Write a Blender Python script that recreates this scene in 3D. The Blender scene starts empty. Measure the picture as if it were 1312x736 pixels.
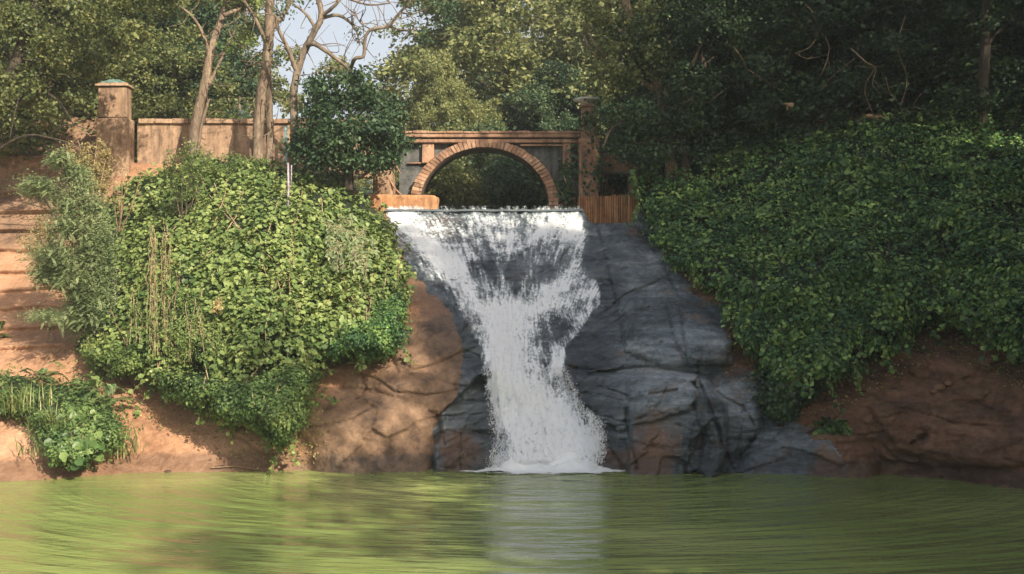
import bpy, math, random
import numpy as np
from mathutils import Vector
RNG = np.random.default_rng(7)
random.seed(7)
S = bpy.context.scene
COL = S.collection
F = 1407.0; HZ = 390.0; CX = 656.0; EYE = 2.8          # photograph's focal length in px, horizon row, centre, eye height (m)

def P(px, py, Y):
    """world point seen at a photograph pixel, at distance Y metres"""
    px = np.asarray(px, float); py = np.asarray(py, float); Y = np.asarray(Y, float)
    px, py, Y = np.broadcast_arrays(px, py, Y)
    return np.stack([(px-CX)/F*Y, Y, EYE+(HZ-py)/F*Y], -1)

# ---------------------------------------------------------------- noise
def _h(ix, iy, iz, seed=0):
    h = (ix.astype(np.int64)*374761393 + iy.astype(np.int64)*668265263 + iz.astype(np.int64)*2147483647 + seed*1274126177) & 0xffffffff
    h = ((h ^ (h >> 13))*1274126177) & 0xffffffff
    h = ((h ^ (h >> 16))*2246822519) & 0xffffffff
    return ((h ^ (h >> 15)) & 0xffffff)/float(0xffffff)
def vnoise(p, seed=0):
    i = np.floor(p); f = p-i; f = f*f*(3-2*f); i = i.astype(np.int64)
    r = 0
    for a in (0, 1):
        wa = f[..., 0] if a else 1-f[..., 0]
        for b in (0, 1):
            wb = f[..., 1] if b else 1-f[..., 1]
            for c in (0, 1):
                wc = f[..., 2] if c else 1-f[..., 2]
                r = r+wa*wb*wc*_h(i[..., 0]+a, i[..., 1]+b, i[..., 2]+c, seed)
    return r*2-1
def fbm(p, octs=4, seed=0, gain=.5):
    a = 1.; s = 0; n = 0
    for o in range(octs):
        s = s+a*vnoise(p*(2.03**o)+o*17.3, seed+o); n += a; a *= gain
    return s/n
def cells(p, seed=0):
    """F1, F2 distance and a random value per cell"""
    i = np.floor(p).astype(np.int64); best = np.full(p.shape[:-1], 9.); sec = best.copy(); val = np.zeros(p.shape[:-1])
    for a in (-1, 0, 1):
        for b in (-1, 0, 1):
            for c in (-1, 0, 1):
                q = i+np.array([a, b, c])
                o = np.stack([_h(q[..., 0], q[..., 1], q[..., 2], seed+k) for k in (1, 2, 3)], -1)
                d = np.linalg.norm(q+o-p, axis=-1)
                v = _h(q[..., 0], q[..., 1], q[..., 2], seed+9)
                m = d < best
                sec = np.where(m, best, np.minimum(sec, d)); val = np.where(m, v, val); best = np.where(m, d, best)
    return best, sec, val
def facets(p, seed=0):
    """broken rock: every cell has its own tilted plane"""
    i = np.floor(p).astype(np.int64); best = np.full(p.shape[:-1], 9.); sec = best.copy(); val = np.zeros(p.shape[:-1])
    for a in (-1, 0, 1):
        for b in (-1, 0, 1):
            for c in (-1, 0, 1):
                q = i+np.array([a, b, c])
                o = np.stack([_h(q[..., 0], q[..., 1], q[..., 2], seed+k) for k in (1, 2, 3)], -1)
                g = np.stack([_h(q[..., 0], q[..., 1], q[..., 2], seed+k)-.5 for k in (4, 5, 6)], -1)
                r = p-q-o; d = np.abs(r).sum(-1)
                v = (g*r).sum(-1)*1.6+_h(q[..., 0], q[..., 1], q[..., 2], seed+9)-.5
                m = d < best
                sec = np.where(m, best, np.minimum(sec, d)); val = np.where(m, v, val); best = np.where(m, d, best)
    return val, sec-best
def sstep(a, b, x):
    t = np.clip((x-a)/(b-a), 0, 1); return t*t*(3-2*t)
def seg_dist(x, y, poly, closed=True):
    """distance to a polyline"""
    d = np.full(np.shape(x), 1e9); n = len(poly)
    for k in range(n if closed else n-1):
        ax, ay = poly[k]; bx, by = poly[(k+1) % n]
        vx, vy = bx-ax, by-ay
        t = np.clip(((x-ax)*vx+(y-ay)*vy)/(vx*vx+vy*vy+1e-9), 0, 1)
        d = np.minimum(d, np.hypot(x-ax-t*vx, y-ay-t*vy))
    return d
def sdf(x, y, poly):
    """signed distance, positive inside"""
    inside = np.zeros(np.shape(x), bool); n = len(poly)
    for k in range(n):
        ax, ay = poly[k]; bx, by = poly[(k+1) % n]
        if ay == by: continue
        c = ((ay > y) != (by > y)) & (x < (bx-ax)*(y-ay)/(by-ay)+ax)
        inside ^= c
    d = seg_dist(x, y, poly)
    return np.where(inside, d, -d)

# ---------------------------------------------------------------- objects and meshes
def tag(o, label=None, cat=None, group=None, kind=None):
    if label: o['label'] = label
    if cat: o['category'] = cat
    if group: o['group'] = group
    if kind: o['kind'] = kind
    return o
def empty(name, loc, label, cat, group=None):
    o = bpy.data.objects.new(name, None); COL.objects.link(o); o.location = loc; o.empty_display_size = .2
    return tag(o, label, cat, group)
def mesh_np(name, V, faces, mat, parent=None, smooth=True, attrs=None, link=True):
    """faces: list of int arrays (n,k); attrs: name -> (nverts,) or (nverts,3)"""
    V = np.asarray(V, np.float32)
    if parent is not None:
        V = V-np.array(parent_world(parent), np.float32)
    me = bpy.data.meshes.new(name)
    faces = [np.asarray(f, np.int32) for f in faces if len(f)]
    nl = sum(f.size for f in faces); nf = sum(len(f) for f in faces)
    me.vertices.add(len(V)); me.vertices.foreach_set('co', V.ravel())
    me.loops.add(nl); me.loops.foreach_set('vertex_index', np.concatenate([f.ravel() for f in faces]))
    me.polygons.add(nf)
    tot = np.concatenate([np.full(len(f), f.shape[1], np.int32) for f in faces])
    st = np.concatenate([[0], np.cumsum(tot)[:-1]]).astype(np.int32)
    me.polygons.foreach_set('loop_start', st); me.polygons.foreach_set('loop_total', tot)
    me.update(calc_edges=True)
    me.polygons.foreach_set('use_smooth', np.full(nf, bool(smooth)))
    for k, a in (attrs or {}).items():
        a = np.asarray(a, np.float32)
        if a.ndim == 1:
            at = me.attributes.new(k, 'FLOAT', 'POINT'); at.data.foreach_set('value', a)
        else:
            at = me.attributes.new(k, 'FLOAT_VECTOR', 'POINT'); at.data.foreach_set('vector', a.ravel())
    me.validate()
    if mat: me.materials.append(mat)
    o = bpy.data.objects.new(name, me)
    if link: COL.objects.link(o)
    if parent is not None: o.parent = parent
    return o
def parent_world(o):
    v = Vector((0, 0, 0))
    while o is not None:
        v += o.location; o = o.parent
    return v

class MB:
    """collects plain shapes into one mesh"""
    def __init__(s): s.V = []; s.Fq = []; s.Ft = []; s.n = 0; s.A = []
    def add(s, V, q=None, t=None, a=0.):
        V = np.asarray(V, float)
        if q is not None and len(q): s.Fq.append(np.asarray(q)+s.n)
        if t is not None and len(t): s.Ft.append(np.asarray(t)+s.n)
        s.V.append(V); s.A.append(np.full(len(V), a) if np.isscalar(a) else np.asarray(a)); s.n += len(V)
    def box(s, x0, x1, y0, y1, z0, z1, j=0., a=0., bev=0.):
        """a box subdivided a little, with chamfered edges when bev > 0"""
        if bev > 0:
            xs = [x0, x0+bev, x1-bev, x1]; V = []
            # chamfered box: 24 vertices
            c = [(x0, x1), (y0, y1), (z0, z1)]
            idx = {}
            for ax in range(3):
                for sx in (0, 1):
                    for sy in (0, 1):
                        for sz in (0, 1):
                            sg = (sx, sy, sz); p = []
                            for k in range(3):
                                v = c[k][sg[k]]
                                if k != ax: v += bev*(1 if sg[k] == 0 else -1)
                                p.append(v)
                            idx[(ax,)+sg] = len(V); V.append(p)
            Q = []; T = []
            for ax in range(3):
                u, w = (ax+1) % 3, (ax+2) % 3
                for sd in (0, 1):
                    f = []
                    for (a1, b1) in ((0, 0), (1, 0), (1, 1), (0, 1)):
                        sg = [0, 0, 0]; sg[ax] = sd; sg[u] = a1; sg[w] = b1; f.append(idx[(ax,)+tuple(sg)])
                    Q.append(f if sd else f[::-1])
            for ax in range(3):
                u, w = (ax+1) % 3, (ax+2) % 3
                for su in (0, 1):
                    for sw in (0, 1):
                        g = [[0, 0, 0], [0, 0, 0]]
                        for e in (0, 1):
                            g[e][ax] = e; g[e][u] = su; g[e][w] = sw
                        f = [idx[(u,)+tuple(g[0])], idx[(u,)+tuple(g[1])], idx[(w,)+tuple(g[1])], idx[(w,)+tuple(g[0])]]
                        Q.append(f if su == sw else f[::-1])
            for sx in (0, 1):
                for sy in (0, 1):
                    for sz in (0, 1):
                        f = [idx[(k, sx, sy, sz)] for k in range(3)]
                        T.append(f if (sx+sy+sz) % 2 else f[::-1])
            V = np.array(V)
            if j: V = V+RNG.normal(0, j, V.shape)
            s.add(V, Q, T, a); return
        V = np.array([[x, y, z] for x in (x0, x1) for y in (y0, y1) for z in (z0, z1)], float)
        if j: V += RNG.normal(0, j, V.shape)
        s.add(V, [[0, 1, 3, 2], [4, 6, 7, 5], [0, 4, 5, 1], [2, 3, 7, 6], [0, 2, 6, 4], [1, 5, 7, 3]], None, a)
    def tube(s, pts, rad, n=8, a=0., rough=0., cap=True):
        pts = np.asarray(pts, float); m = len(pts)
        rad = np.full(m, rad) if np.isscalar(rad) else np.asarray(rad, float)
        T = np.gradient(pts, axis=0); T /= np.linalg.norm(T, axis=1)[:, None]+1e-9
        u = np.cross(T[0], [0, 0, 1.]);
        if np.linalg.norm(u) < .1: u = np.cross(T[0], [1., 0, 0])
        V = []
        ang = np.linspace(0, 2*math.pi, n, endpoint=False)
        for k in range(m):
            u = u-T[k]*np.dot(u, T[k]); u /= np.linalg.norm(u)+1e-9; w = np.cross(T[k], u)
            r = rad[k]*(1+(RNG.normal(0, rough, n) if rough else 0))
            V.append(pts[k]+(np.cos(ang)*r)[:, None]*u+(np.sin(ang)*r)[:, None]*w)
        V = np.concatenate(V+[pts[:1], pts[-1:]])
        Q = [[k*n+i, k*n+(i+1) % n, (k+1)*n+(i+1) % n, (k+1)*n+i] for k in range(m-1) for i in range(n)]
        Tt = [[m*n, (i+1) % n, i] for i in range(n)]+[[m*n+1, (m-1)*n+i, (m-1)*n+(i+1) % n] for i in range(n)] if cap else None
        s.add(V, Q, Tt, a)
    def build(s, name, mat, parent=None, smooth=False):
        V = np.concatenate(s.V)
        fs = []
        if s.Fq: fs.append(np.concatenate(s.Fq))
        if s.Ft: fs.append(np.concatenate(s.Ft))
        return mesh_np(name, V, fs, mat, parent, smooth, {'tint': np.concatenate(s.A)})

def spline(pts, n=6):
    """Catmull-Rom through the points, n samples a span; extra columns (radius) follow"""
    p = np.asarray(pts, float); p = np.vstack([2*p[0]-p[1], p, 2*p[-1]-p[-2]]); out = []
    for k in range(1, len(p)-2):
        for t in np.linspace(0, 1, n, endpoint=False):
            a, b, c, d = p[k-1:k+3]
            out.append(.5*((2*b)+(-a+c)*t+(2*a-5*b+4*c-d)*t*t+(-a+3*b-3*c+d)*t**3))
    out.append(p[-2]); return np.array(out)

# leaf templates: x across, y along, z out of the leaf
ROUND = (np.array([[0, 0, 0], [-.46, .22, .10], [-.40, .72, .08], [0, 1, -.08], [.40, .72, .08], [.46, .22, .10]]), [[0, 3, 2, 1], [0, 5, 4, 3]])
LONG = (np.array([[0, 0, 0], [-.22, .35, .06], [-.15, .72, .03], [0, 1, -.12], [.15, .72, .03], [.22, .35, .06]]), [[0, 3, 2, 1], [0, 5, 4, 3]])
DIA = (np.array([[0, 0, 0], [-.30, .45, .05], [0, 1, -.04], [.30, .45, .05]]), [[0, 3, 2, 1]])
SPRAY = (np.array([[0, 0, 0], [-.34, .30, .1], [-.20, .55, 0], [.34, .42, .1], [.12, .62, 0], [0, 1, -.1], [-.45, .85, .1], [.4, .95, .12]]), [[0, 2, 1, 0][:3]+[0]])
def norm(v): return v/(np.linalg.norm(v, axis=-1, keepdims=True)+1e-9)
def leaves(C, N, T, size, shape=ROUND, tint=None, wid=None):
    """arrays for n leaves at C with normal N, tip direction T"""
    C = np.asarray(C, float); n = len(C)
    N = norm(N); T = norm(T-N*np.sum(T*N, 1)[:, None]); X = np.cross(T, N)
    tv, tf = shape; k = len(tv)
    s = (np.full(n, size) if np.isscalar(size) else size)[:, None, None]
    w = 1. if wid is None else np.asarray(wid)[:, None, None]
    V = C[:, None, :]+s*(tv[None, :, 0, None]*w*X[:, None, :]+tv[None, :, 1, None]*T[:, None, :]+tv[None, :, 2, None]*N[:, None, :])
    f = np.asarray(tf)[None]+(np.arange(n)*k)[:, None, None]
    t = RNG.random(n) if tint is None else tint
    return V.reshape(-1, 3), f.reshape(-1, f.shape[-1]), np.repeat(t, k)
def join(parts):
    V = []; Fs = []; A = []; n = 0
    for v, f, a in parts:
        V.append(v); Fs.append(f+n); A.append(a); n += len(v)
    return np.concatenate(V), np.concatenate(Fs), np.concatenate(A)
def leaf_obj(name, parts, mat, parent=None):
    V, f, a = join(parts) if isinstance(parts, list) else parts
    return mesh_np(name, V, [f], mat, parent, True, {'tint': a})
def rdir(n): return norm(RNG.normal(size=(n, 3)))

# ---------------------------------------------------------------- materials
def new_mat(name):
    m = bpy.data.materials.new(name); m.use_nodes = True
    nt = m.node_tree; nt.nodes.clear()
    return m, nt, nt.nodes, nt.links
def nd(nt, t, **kw):
    n = nt.nodes.new(t)
    for k, v in kw.items():
        if k.startswith('i_'): n.inputs[k[2:].replace('_', ' ')].default_value = v
        else: setattr(n, k, v)
    return n
def ramp(nt, fac, stops):
    r = nt.nodes.new('ShaderNodeValToRGB'); e = r.color_ramp.elements
    while len(e) < len(stops): e.new(.5)
    for x, (p, c) in zip(e, stops):
        x.position = p; x.color = (c, c, c, 1) if np.isscalar(c) else (*c, 1)
    nt.links.new(fac, r.inputs[0]); return r.outputs[0]
def mix(nt, f, a, b, mode='MIX'):
    m = nt.nodes.new('ShaderNodeMix'); m.data_type = 'RGBA'; m.blend_type = mode
    for k, (s, v) in enumerate(((m.inputs[0], f), (m.inputs[6], a), (m.inputs[7], b))):
        if hasattr(v, 'node'): nt.links.new(v, s)
        elif np.isscalar(v): s.default_value = v if k == 0 else (v, v, v, 1)
        else: s.default_value = (*v, 1)
    return m.outputs[2]
def mth(nt, op, a, b=0.):
    m = nt.nodes.new('ShaderNodeMath'); m.operation = op
    for s, v in ((m.inputs[0], a), (m.inputs[1], b)):
        if hasattr(v, 'node'): nt.links.new(v, s)
        else: s.default_value = v
    return m.outputs[0]
def noise(nt, scale, vec=None, detail=4, rough=.55, dist=0., stretch=None):
    if vec is None: vec = nd(nt, 'ShaderNodeNewGeometry').outputs['Position']
    if stretch:
        mp = nt.nodes.new('ShaderNodeMapping'); mp.inputs['Scale'].default_value = stretch
        nt.links.new(vec, mp.inputs['Vector']); vec = mp.outputs[0]
    n = nd(nt, 'ShaderNodeTexNoise', i_Scale=scale, i_Detail=detail, i_Roughness=rough, i_Distortion=dist)
    nt.links.new(vec, n.inputs['Vector']); return n.outputs['Fac']
def attr(nt, name, out='Fac'):
    a = nt.nodes.new('ShaderNodeAttribute'); a.attribute_name = name; return a.outputs[out]
def bump(nt, h, strength=.5, dist=.02, prev=None):
    b = nd(nt, 'ShaderNodeBump', i_Strength=strength, i_Distance=dist); nt.links.new(h, b.inputs['Height'])
    if prev is not None: nt.links.new(prev, b.inputs['Normal'])
    return b.outputs[0]
def principled(nt, col, rough, normal=None, spec=.4):
    p = nt.nodes.new('ShaderNodeBsdfPrincipled')
    for s, v in (('Base Color', col), ('Roughness', rough)):
        if hasattr(v, 'node'): nt.links.new(v, p.inputs[s])
        elif np.isscalar(v): p.inputs[s].default_value = v
        else: p.inputs[s].default_value = (*v, 1)
    p.inputs['Specular IOR Level'].default_value = spec
    if normal is not None: nt.links.new(normal, p.inputs['Normal'])
    return p
def out(nt, sh, disp=None):
    o = nt.nodes.new('ShaderNodeOutputMaterial'); nt.links.new(sh, o.inputs['Surface'])

def leaf_mat(name, dark, mid, light, dry=None, trans=.3, rough=.5, patch=1.1):
    m, nt, N, L = new_mat(name)
    t = attr(nt, 'tint')
    big = noise(nt, patch, detail=2)
    v = mth(nt, 'ADD', mth(nt, 'MULTIPLY', t, .65), mth(nt, 'MULTIPLY', big, .55))
    stops = [(.22, dark), (.55, mid), (.86, light)]
    if dry: stops.append((1., dry))
    c = ramp(nt, v, stops)
    p = principled(nt, c, rough, spec=.25)
    tr = nt.nodes.new('ShaderNodeBsdfTranslucent'); L.new(mix(nt, .5, c, (.35, .42, .05), 'MIX') if False else c, tr.inputs['Color'])
    ms = nt.nodes.new('ShaderNodeMixShader'); ms.inputs[0].default_value = trans
    L.new(p.outputs[0], ms.inputs[1]); L.new(tr.outputs[0], ms.inputs[2]); out(nt, ms.outputs[0])
    return m
def bark_mat(name, dark, light, scale=6.):
    m, nt, N, L = new_mat(name)
    a = noise(nt, scale, stretch=(1, 1, .22), detail=6, rough=.65)
    b = noise(nt, 1.3, detail=3)
    c = ramp(nt, mth(nt, 'ADD', mth(nt, 'MULTIPLY', a, .7), mth(nt, 'MULTIPLY', b, .45)), [(.38, dark), (.72, light)])
    c = mix(nt, ramp(nt, noise(nt, scale*4, stretch=(1, 1, .3), detail=4), [(.35, .65), (.55, 0.)]), c, dark)
    p = principled(nt, c, .85, bump(nt, a, 1., .06), .2); out(nt, p.outputs[0]); return m
def masonry_mat(name, dark, mid, light, grime=(.06, .05, .04), gs=.9, streak=True):
    m, nt, N, L = new_mat(name)
    a = noise(nt, 2.2, detail=7, rough=.62); b = noise(nt, 14, detail=5, rough=.6)
    t = attr(nt, 'tint')
    f = mth(nt, 'ADD', mth(nt, 'ADD', mth(nt, 'MULTIPLY', a, .6), mth(nt, 'MULTIPLY', b, .25)), mth(nt, 'MULTIPLY', t, .14))
    c = ramp(nt, f, [(.25, dark), (.48, mid), (.72, light)])
    g = noise(nt, gs*2, stretch=(3, 3, .55), detail=6, rough=.65)
    c = mix(nt, ramp(nt, g, [(.46, 0.), (.68, .8)]), c, grime)
    c = mix(nt, ramp(nt, noise(nt, 5, detail=8, rough=.75), [(.52, 0.), (.6, .55)]), c, grime)
    c = mix(nt, ramp(nt, noise(nt, 30, detail=4, rough=.7), [(.3, .5), (.45, 0.)]), c, grime)
    p = principled(nt, c, .9, bump(nt, b, .5, .012, bump(nt, a, .5, .04)), .2); out(nt, p.outputs[0]); return m
# ================================================================ the lie of the land
# control points: photograph pixel and distance in metres
CP = []
WL = [(-900,700,12.7),(-400,650,15.2),(-150,628,16.6),(0,618,17.3),(100,612,17.7),(170,606,18.2),(250,605,18.3),(400,602,18.6),(560,600,18.8),(620,600,18.8),
      (770,599,18.85),(900,598,18.9),(1000,600,18.8),(1100,605,18.3),(1200,612,17.7),(1312,628,16.55),(1450,650,15.2),(1700,700,12.7),(2200,800,9.6)]
for x, y, Y in WL: CP += [(x, y, Y), (x, y+110, Y*.93)]
CP += [(690,520,19.6),(690,450,20.7),(690,400,21.6),(690,340,23.1),(690,300,24.3),(690,268,25.2),(620,268,25.2),(740,268,25.2),(550,268,25.2),
       (850,540,18.95),(850,490,19.5),(850,430,20.8),(850,370,22.2),(850,310,23.8),(850,270,25.2),(960,540,18.9),(960,490,19.4),(960,430,20.2),(960,350,21.8),(960,280,23.8),(960,215,25.6),
       (480,560,18.7),(480,500,19.0),(480,455,19.7),(480,400,20.9),(480,340,22.4),(480,280,24.8),(590,520,19.1),(590,450,19.9),(590,400,20.9),(590,340,22.6),(560,290,24.6),
       (300,560,18.8),(300,500,19.7),(300,440,20.6),(300,350,22.2),(300,250,24.8),(300,208,26.2),(400,540,18.7),
       (130,560,18.5),(130,500,19.8),(130,450,21.0),(130,400,22.4),(130,350,23.8),(130,280,25.6),(130,215,26.8),(130,160,28.6),
       (0,565,18.3),(0,500,19.9),(0,450,21.4),(0,400,23.0),(0,350,24.8),(0,300,26.0),(0,240,27.2),(0,160,29.2),
       (-400,560,17.0),(-400,450,20.),(-400,320,24.),(-400,160,28.),(-900,560,15.),(-900,400,19.),(-900,160,25.),
       (1100,560,18.2),(1100,500,18.8),(1100,440,19.8),(1100,360,21.0),(1100,260,23.2),(1100,150,26.),
       (1312,560,17.0),(1312,500,17.8),(1312,450,18.6),(1312,400,19.4),(1312,300,21.2),(1312,200,23.6),(1312,140,25.4),
       (1700,600,14.5),(1700,450,17.),(1700,300,19.),(1700,140,23.),(2200,600,12.),(2200,300,16.),(2200,140,20.)]
CP = np.array(CP, float)
def _tps(r2): return np.where(r2 > 0, .5*r2*np.log(r2+1e-12), 0)
_q = CP[:, :2]/300.; _n = len(_q)
_K = _tps(((_q[:, None]-_q[None])**2).sum(-1))+np.eye(_n)*.02
_A = np.zeros((_n+3, _n+3)); _A[:_n, :_n] = _K; _A[:_n, _n] = 1; _A[:_n, _n+1:] = _q; _A[_n:, :_n] = _A[:_n, _n:].T
_w = np.linalg.solve(_A, np.concatenate([CP[:, 2], [0, 0, 0]]))
def base_depth(x, y):
    sh = np.shape(x); q = np.stack([np.ravel(x), np.ravel(y)], -1)/300.; r = np.empty(len(q))
    for k in range(0, len(q), 20000):
        c = q[k:k+20000]; r[k:k+20000] = _tps(((c[:, None]-_q[None])**2).sum(-1))@_w[:_n]+_w[_n]+c@_w[_n+1:]
    return r.reshape(sh)

SLATE = [(488,262),(520,300),(518,345),(546,372),(574,404),(590,436),(600,462),(594,475),(585,495),(575,515),(560,540),(552,572),(556,640),
         (935,640),(1090,660),(1085,600),(1062,565),(1015,548),(975,520),(975,490),(948,470),(945,440),(920,400),(880,370),(852,335),(828,290),(812,255)]
EARTH = [(935,620),(960,520),(1000,520),(1000,760),(3000,900),(3000,100),(1030,100),(780,180),(800,260),(825,330),(860,400),(900,450),(940,500)]
ROCKL = [(395,606),(400,560),(385,545),(400,515),(430,498),(470,486),(500,470),(520,420),(540,395),(600,400),(610,490),(600,640),(395,650)]
# rounded boulders and fractured blocks standing out of the slope: outline, how far out (m), edge width (px), squareness
BUMPS = [([(505,345),(560,348),(590,372),(607,410),(612,445),(585,455),(548,470),(512,478),(498,455),(515,420)], .30, 44),
         ([(425,470),(462,450),(510,470),(560,482),(592,500),(588,520),(560,530),(520,515),(480,500),(440,498)], .18, 30),
         ([(372,545),(375,515),(405,490),(438,500),(490,505),(540,520),(562,540),(552,605),(540,640),(395,650),(398,575)], .26, 44),
         ([(556,572),(566,556),(600,552),(632,560),(634,640),(552,640)], .34, 7),
         ([(563,530),(590,515),(634,512),(640,556),(600,553),(566,556)], .22, 6),
         ([(580,490),(610,470),(640,470),(640,511),(592,514)], .14, 6),
         ([(720,470),(790,478),(860,476),(905,480),(930,520),(935,560),(920,640),(755,640),(748,560),(735,510)], .38, 9),
         ([(880,482),(930,474),(965,485),(980,498),(978,545),(940,600),(930,640),(888,640),(900,560)], .26, 24),
         ([(800,480),(865,478),(892,500),(903,545),(880,600),(876,640),(800,640),(806,560)], .16, 5),
         ([(760,272),(815,290),(845,330),(870,380),(915,405),(942,440),(930,468),(850,472),(800,450),(790,390),(775,330)], .45, 40),
         ([(850,378),(905,398),(942,430),(940,468),(880,470),(862,430)], .22, 12),
         ([(925,604),(960,580),(1010,560),(1060,548),(1105,560),(1128,590),(1120,640),(930,640)], .45, 22),
         ([(1110,520),(1170,505),(1260,520),(1330,560),(1330,600),(1230,600),(1150,580)], .25, 22)]
CRACKS = [([(730,470),(770,478),(830,470),(880,474),(905,480)], 3.2, .12), ([(800,455),(850,440),(905,470),(945,462)], 2., .06),
          ([(770,400),(800,378),(840,362),(880,345)], 2.6, .09), ([(790,350),(830,335),(865,325)], 2., .06), ([(760,430),(800,405),(830,392)], 2.4, .07),
          ([(868,385),(876,420),(882,470)], 3., .08), ([(893,484),(910,520),(922,560),(938,600)], 3., .1), ([(905,480),(915,500),(950,520),(965,545)], 2.4, .08),
          ([(915,500),(908,530),(925,560)], 2., .06), ([(948,530),(950,600)], 2., .05), ([(805,482),(802,540),(815,600)], 2.4, .08), ([(860,540),(905,560)], 2., .05),
          ([(735,505),(800,512),(870,500)], 2., .06), ([(745,530),(800,540),(860,530)], 1.8, .05), ([(750,560),(800,562),(850,575)], 2., .05),
          ([(430,474),(465,480),(505,500),(545,505),(590,498)], 2.6, .07), ([(370,545),(410,548),(450,540),(480,520)], 2., .04), ([(465,478),(470,500),(458,512)], 2., .07),
          ([(560,530),(632,532)], 2., .06), ([(585,493),(638,497)], 2., .07), ([(596,450),(632,462)], 2., .07), ([(590,556),(592,600)], 1.6, .05),
          ([(1130,570),(1150,590),(1190,600),(1230,602)], 2.5, .09), ([(1150,520),(1220,540),(1300,548)], 2., .07), ([(1000,575),(1050,585),(1080,600)], 2., .06),
          ([(160,478),(175,500),(190,512)], 2.2, .08), ([(178,520),(198,545),(205,555)], 1.5, .05), ([(270,520),(300,545),(340,560),(362,566)], 1.6, .05),
          ([(240,505),(262,530),(300,552)], 1.2, .04), ([(20,560),(22,600)], 2., .08), ([(300,560),(350,585),(395,596)], 1.3, .04)]
def surf_depth(x, y, fine=True):
    """distance of the bank and rock surface behind photograph pixel x, y"""
    D = base_depth(x, y)
    p = P(x, y, D)
    sl = sdf(x, y, SLATE)
    wob = 7*vnoise(p*1.3, 3)
    rock = sstep(-10, 14, sl+wob)
    for poly, h, w in BUMPS:
        d = np.clip((sdf(x, y, poly)+1.5*vnoise(p*2.2, 5))/w, 0, 1)
        D = D-h*np.sqrt(1-(1-d)**2)*(1+.2*vnoise(p*1.1, 8))
    for line, w, h in CRACKS:
        d = seg_dist(x+3.5*vnoise(p*2.6, 11), y+3.5*vnoise(p*2.6, 12), line, False)
        D = D+1.3*h*np.exp(-(d/(w*.5))**2)+.25*h*np.exp(-(d/(w*3))**2)
    if fine:
        # layered slabs dipping to the left on the slate, soft swells and rills on the clay
        q = p.copy(); q[..., 2] = p[..., 2]-.32*p[..., 0]+.035*(p[..., 0]-1.)**2
        lay = fbm(q*np.array([.55, .4, 3.6]), 4, 21); f1, f2, cv = cells(q*np.array([.8, .5, 1.7])+.15*fbm(p*2, 2, 4)[..., None], 31)
        q2 = p.copy(); q2[..., 2] += -.25*p[..., 0]; fv, fe = facets(q2*np.array([.62, .4, .85])+.06*fbm(p*1.5, 2, 14)[..., None], 33)
        fv2, fe2 = facets(q2*np.array([1.9, 1.4, 3.6])+.12*fbm(p*3, 2, 17)[..., None], 35)
        low = sstep(462, 482, y+.0*x)*.9+.1
        dr = low*(-.42*fv+.02*np.exp(-(fe/.03)**2))-.05*fv2*(.3+.7*low)-.10*lay*(1-.5*low)+.035*low*fbm(q*np.array([.6, .5, 8.]), 3, 44)-.05*(cv-.5)+.07*np.exp(-((f2-f1)/.05)**2)*sstep(.35, .75, cells(p*.6, 5)[2])+.05*fbm(q*np.array([2.2, 2, 15.]), 3, 41)
        bl = sstep(-10, 20, sdf(x, y, ROCKL)); dc = bl*(-.05*fv-.015*fv2+.03*fbm(p*np.array([4, 3, 9.]), 3, 42))+.14*fbm(p*.9, 3, 51)+.045*fbm(p*np.array([3.2, 3, 2.]), 4, 61)+.012*fbm(p*14, 2, 66)
        ear = sstep(-10, 30, sdf(x, y, EARTH))
        de = -.20*lay+.12*fbm(p*2.4, 4, 71)-.16*fv-.06*fv2+.05*fbm(q*np.array([1.4, 1, 10.]), 3, 46)
        D = D+rock*dr+(1-rock)*((1-ear)*dc+ear*de)
        # worn earth steps climbing at the far left
        st = sstep(120, 60, x)*sstep(470, 445, y)*sstep(200, 230, y)
        ph = (y+.03*x+3*vnoise(p*.9, 77))/25.
        sw = ph % 1.; D = D-st*.27*(np.where(sw < .8, sw/.8, (1-sw)/.2)-.5)
    return D

xs = np.concatenate([np.linspace(-1500, -60, 60), np.arange(-55, 440, 3.), np.arange(440, 1000, 1.7), np.arange(1000, 1370, 3.), np.linspace(1375, 2900, 60)])
def brow(x):
    return np.interp(x, [-1500, 0, 125, 150, 180, 400, 462, 480, 492, 748, 757, 812, 830, 900, 960, 1150, 2900],
                        [150, 150, 150, 205, 210, 212, 246, 268, 270.5, 270.5, 286, 286, 222, 192, 165, 142, 142.])
NY = 250
tt = np.linspace(0, 1, NY)
GX = np.repeat(xs[None], NY, 0); B = brow(xs)[None]
ybot = np.interp(xs, [-1500, -400, 0, 1312, 1700, 2900], [900, 760, 700, 700, 800, 1000])[None]
GY = ybot+(B-ybot)*tt[:, None]
GD = surf_depth(GX, GY)
TERR = P(GX, GY, GD)
# behind the brow the ground runs back, level, to the horizon
back = []
top = TERR[-1]
for k, dy in enumerate([.15, .5, 1.2, 2.5, 5, 9, 16, 30, 60, 120, 400, 1500]):
    t = top.copy(); sc = (top[:, 1]+dy)/top[:, 1]
    t[:, 0] = top[:, 0]*sc; t[:, 1] += dy
    w = min(1, dy/9.); t[:, 2] = top[:, 2]*(1-w)+w*5.0-(.12 if k > 0 else .03)+.15*w*vnoise(t*.5, 4)
    back.append(t)
VT = np.concatenate([TERR]+[b[None] for b in back]); NR, NC = VT.shape[:2]
PX = np.concatenate([GX]+[GX[-1:]]*len(back)); PY = np.concatenate([GY]+[GY[-1:]]*len(back))
wob = 9*vnoise(VT*1.6, 90)+5*vnoise(VT*5, 91)
m_rock = sdf(PX, PY, SLATE)+wob; m_earth = sdf(PX, PY, EARTH)+wob*1.5; m_tan = sdf(PX, PY, ROCKL)+2*wob
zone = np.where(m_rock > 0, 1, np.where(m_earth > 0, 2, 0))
zone[NY:, :] = 3
fz = zone[:-1, :-1]
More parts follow.
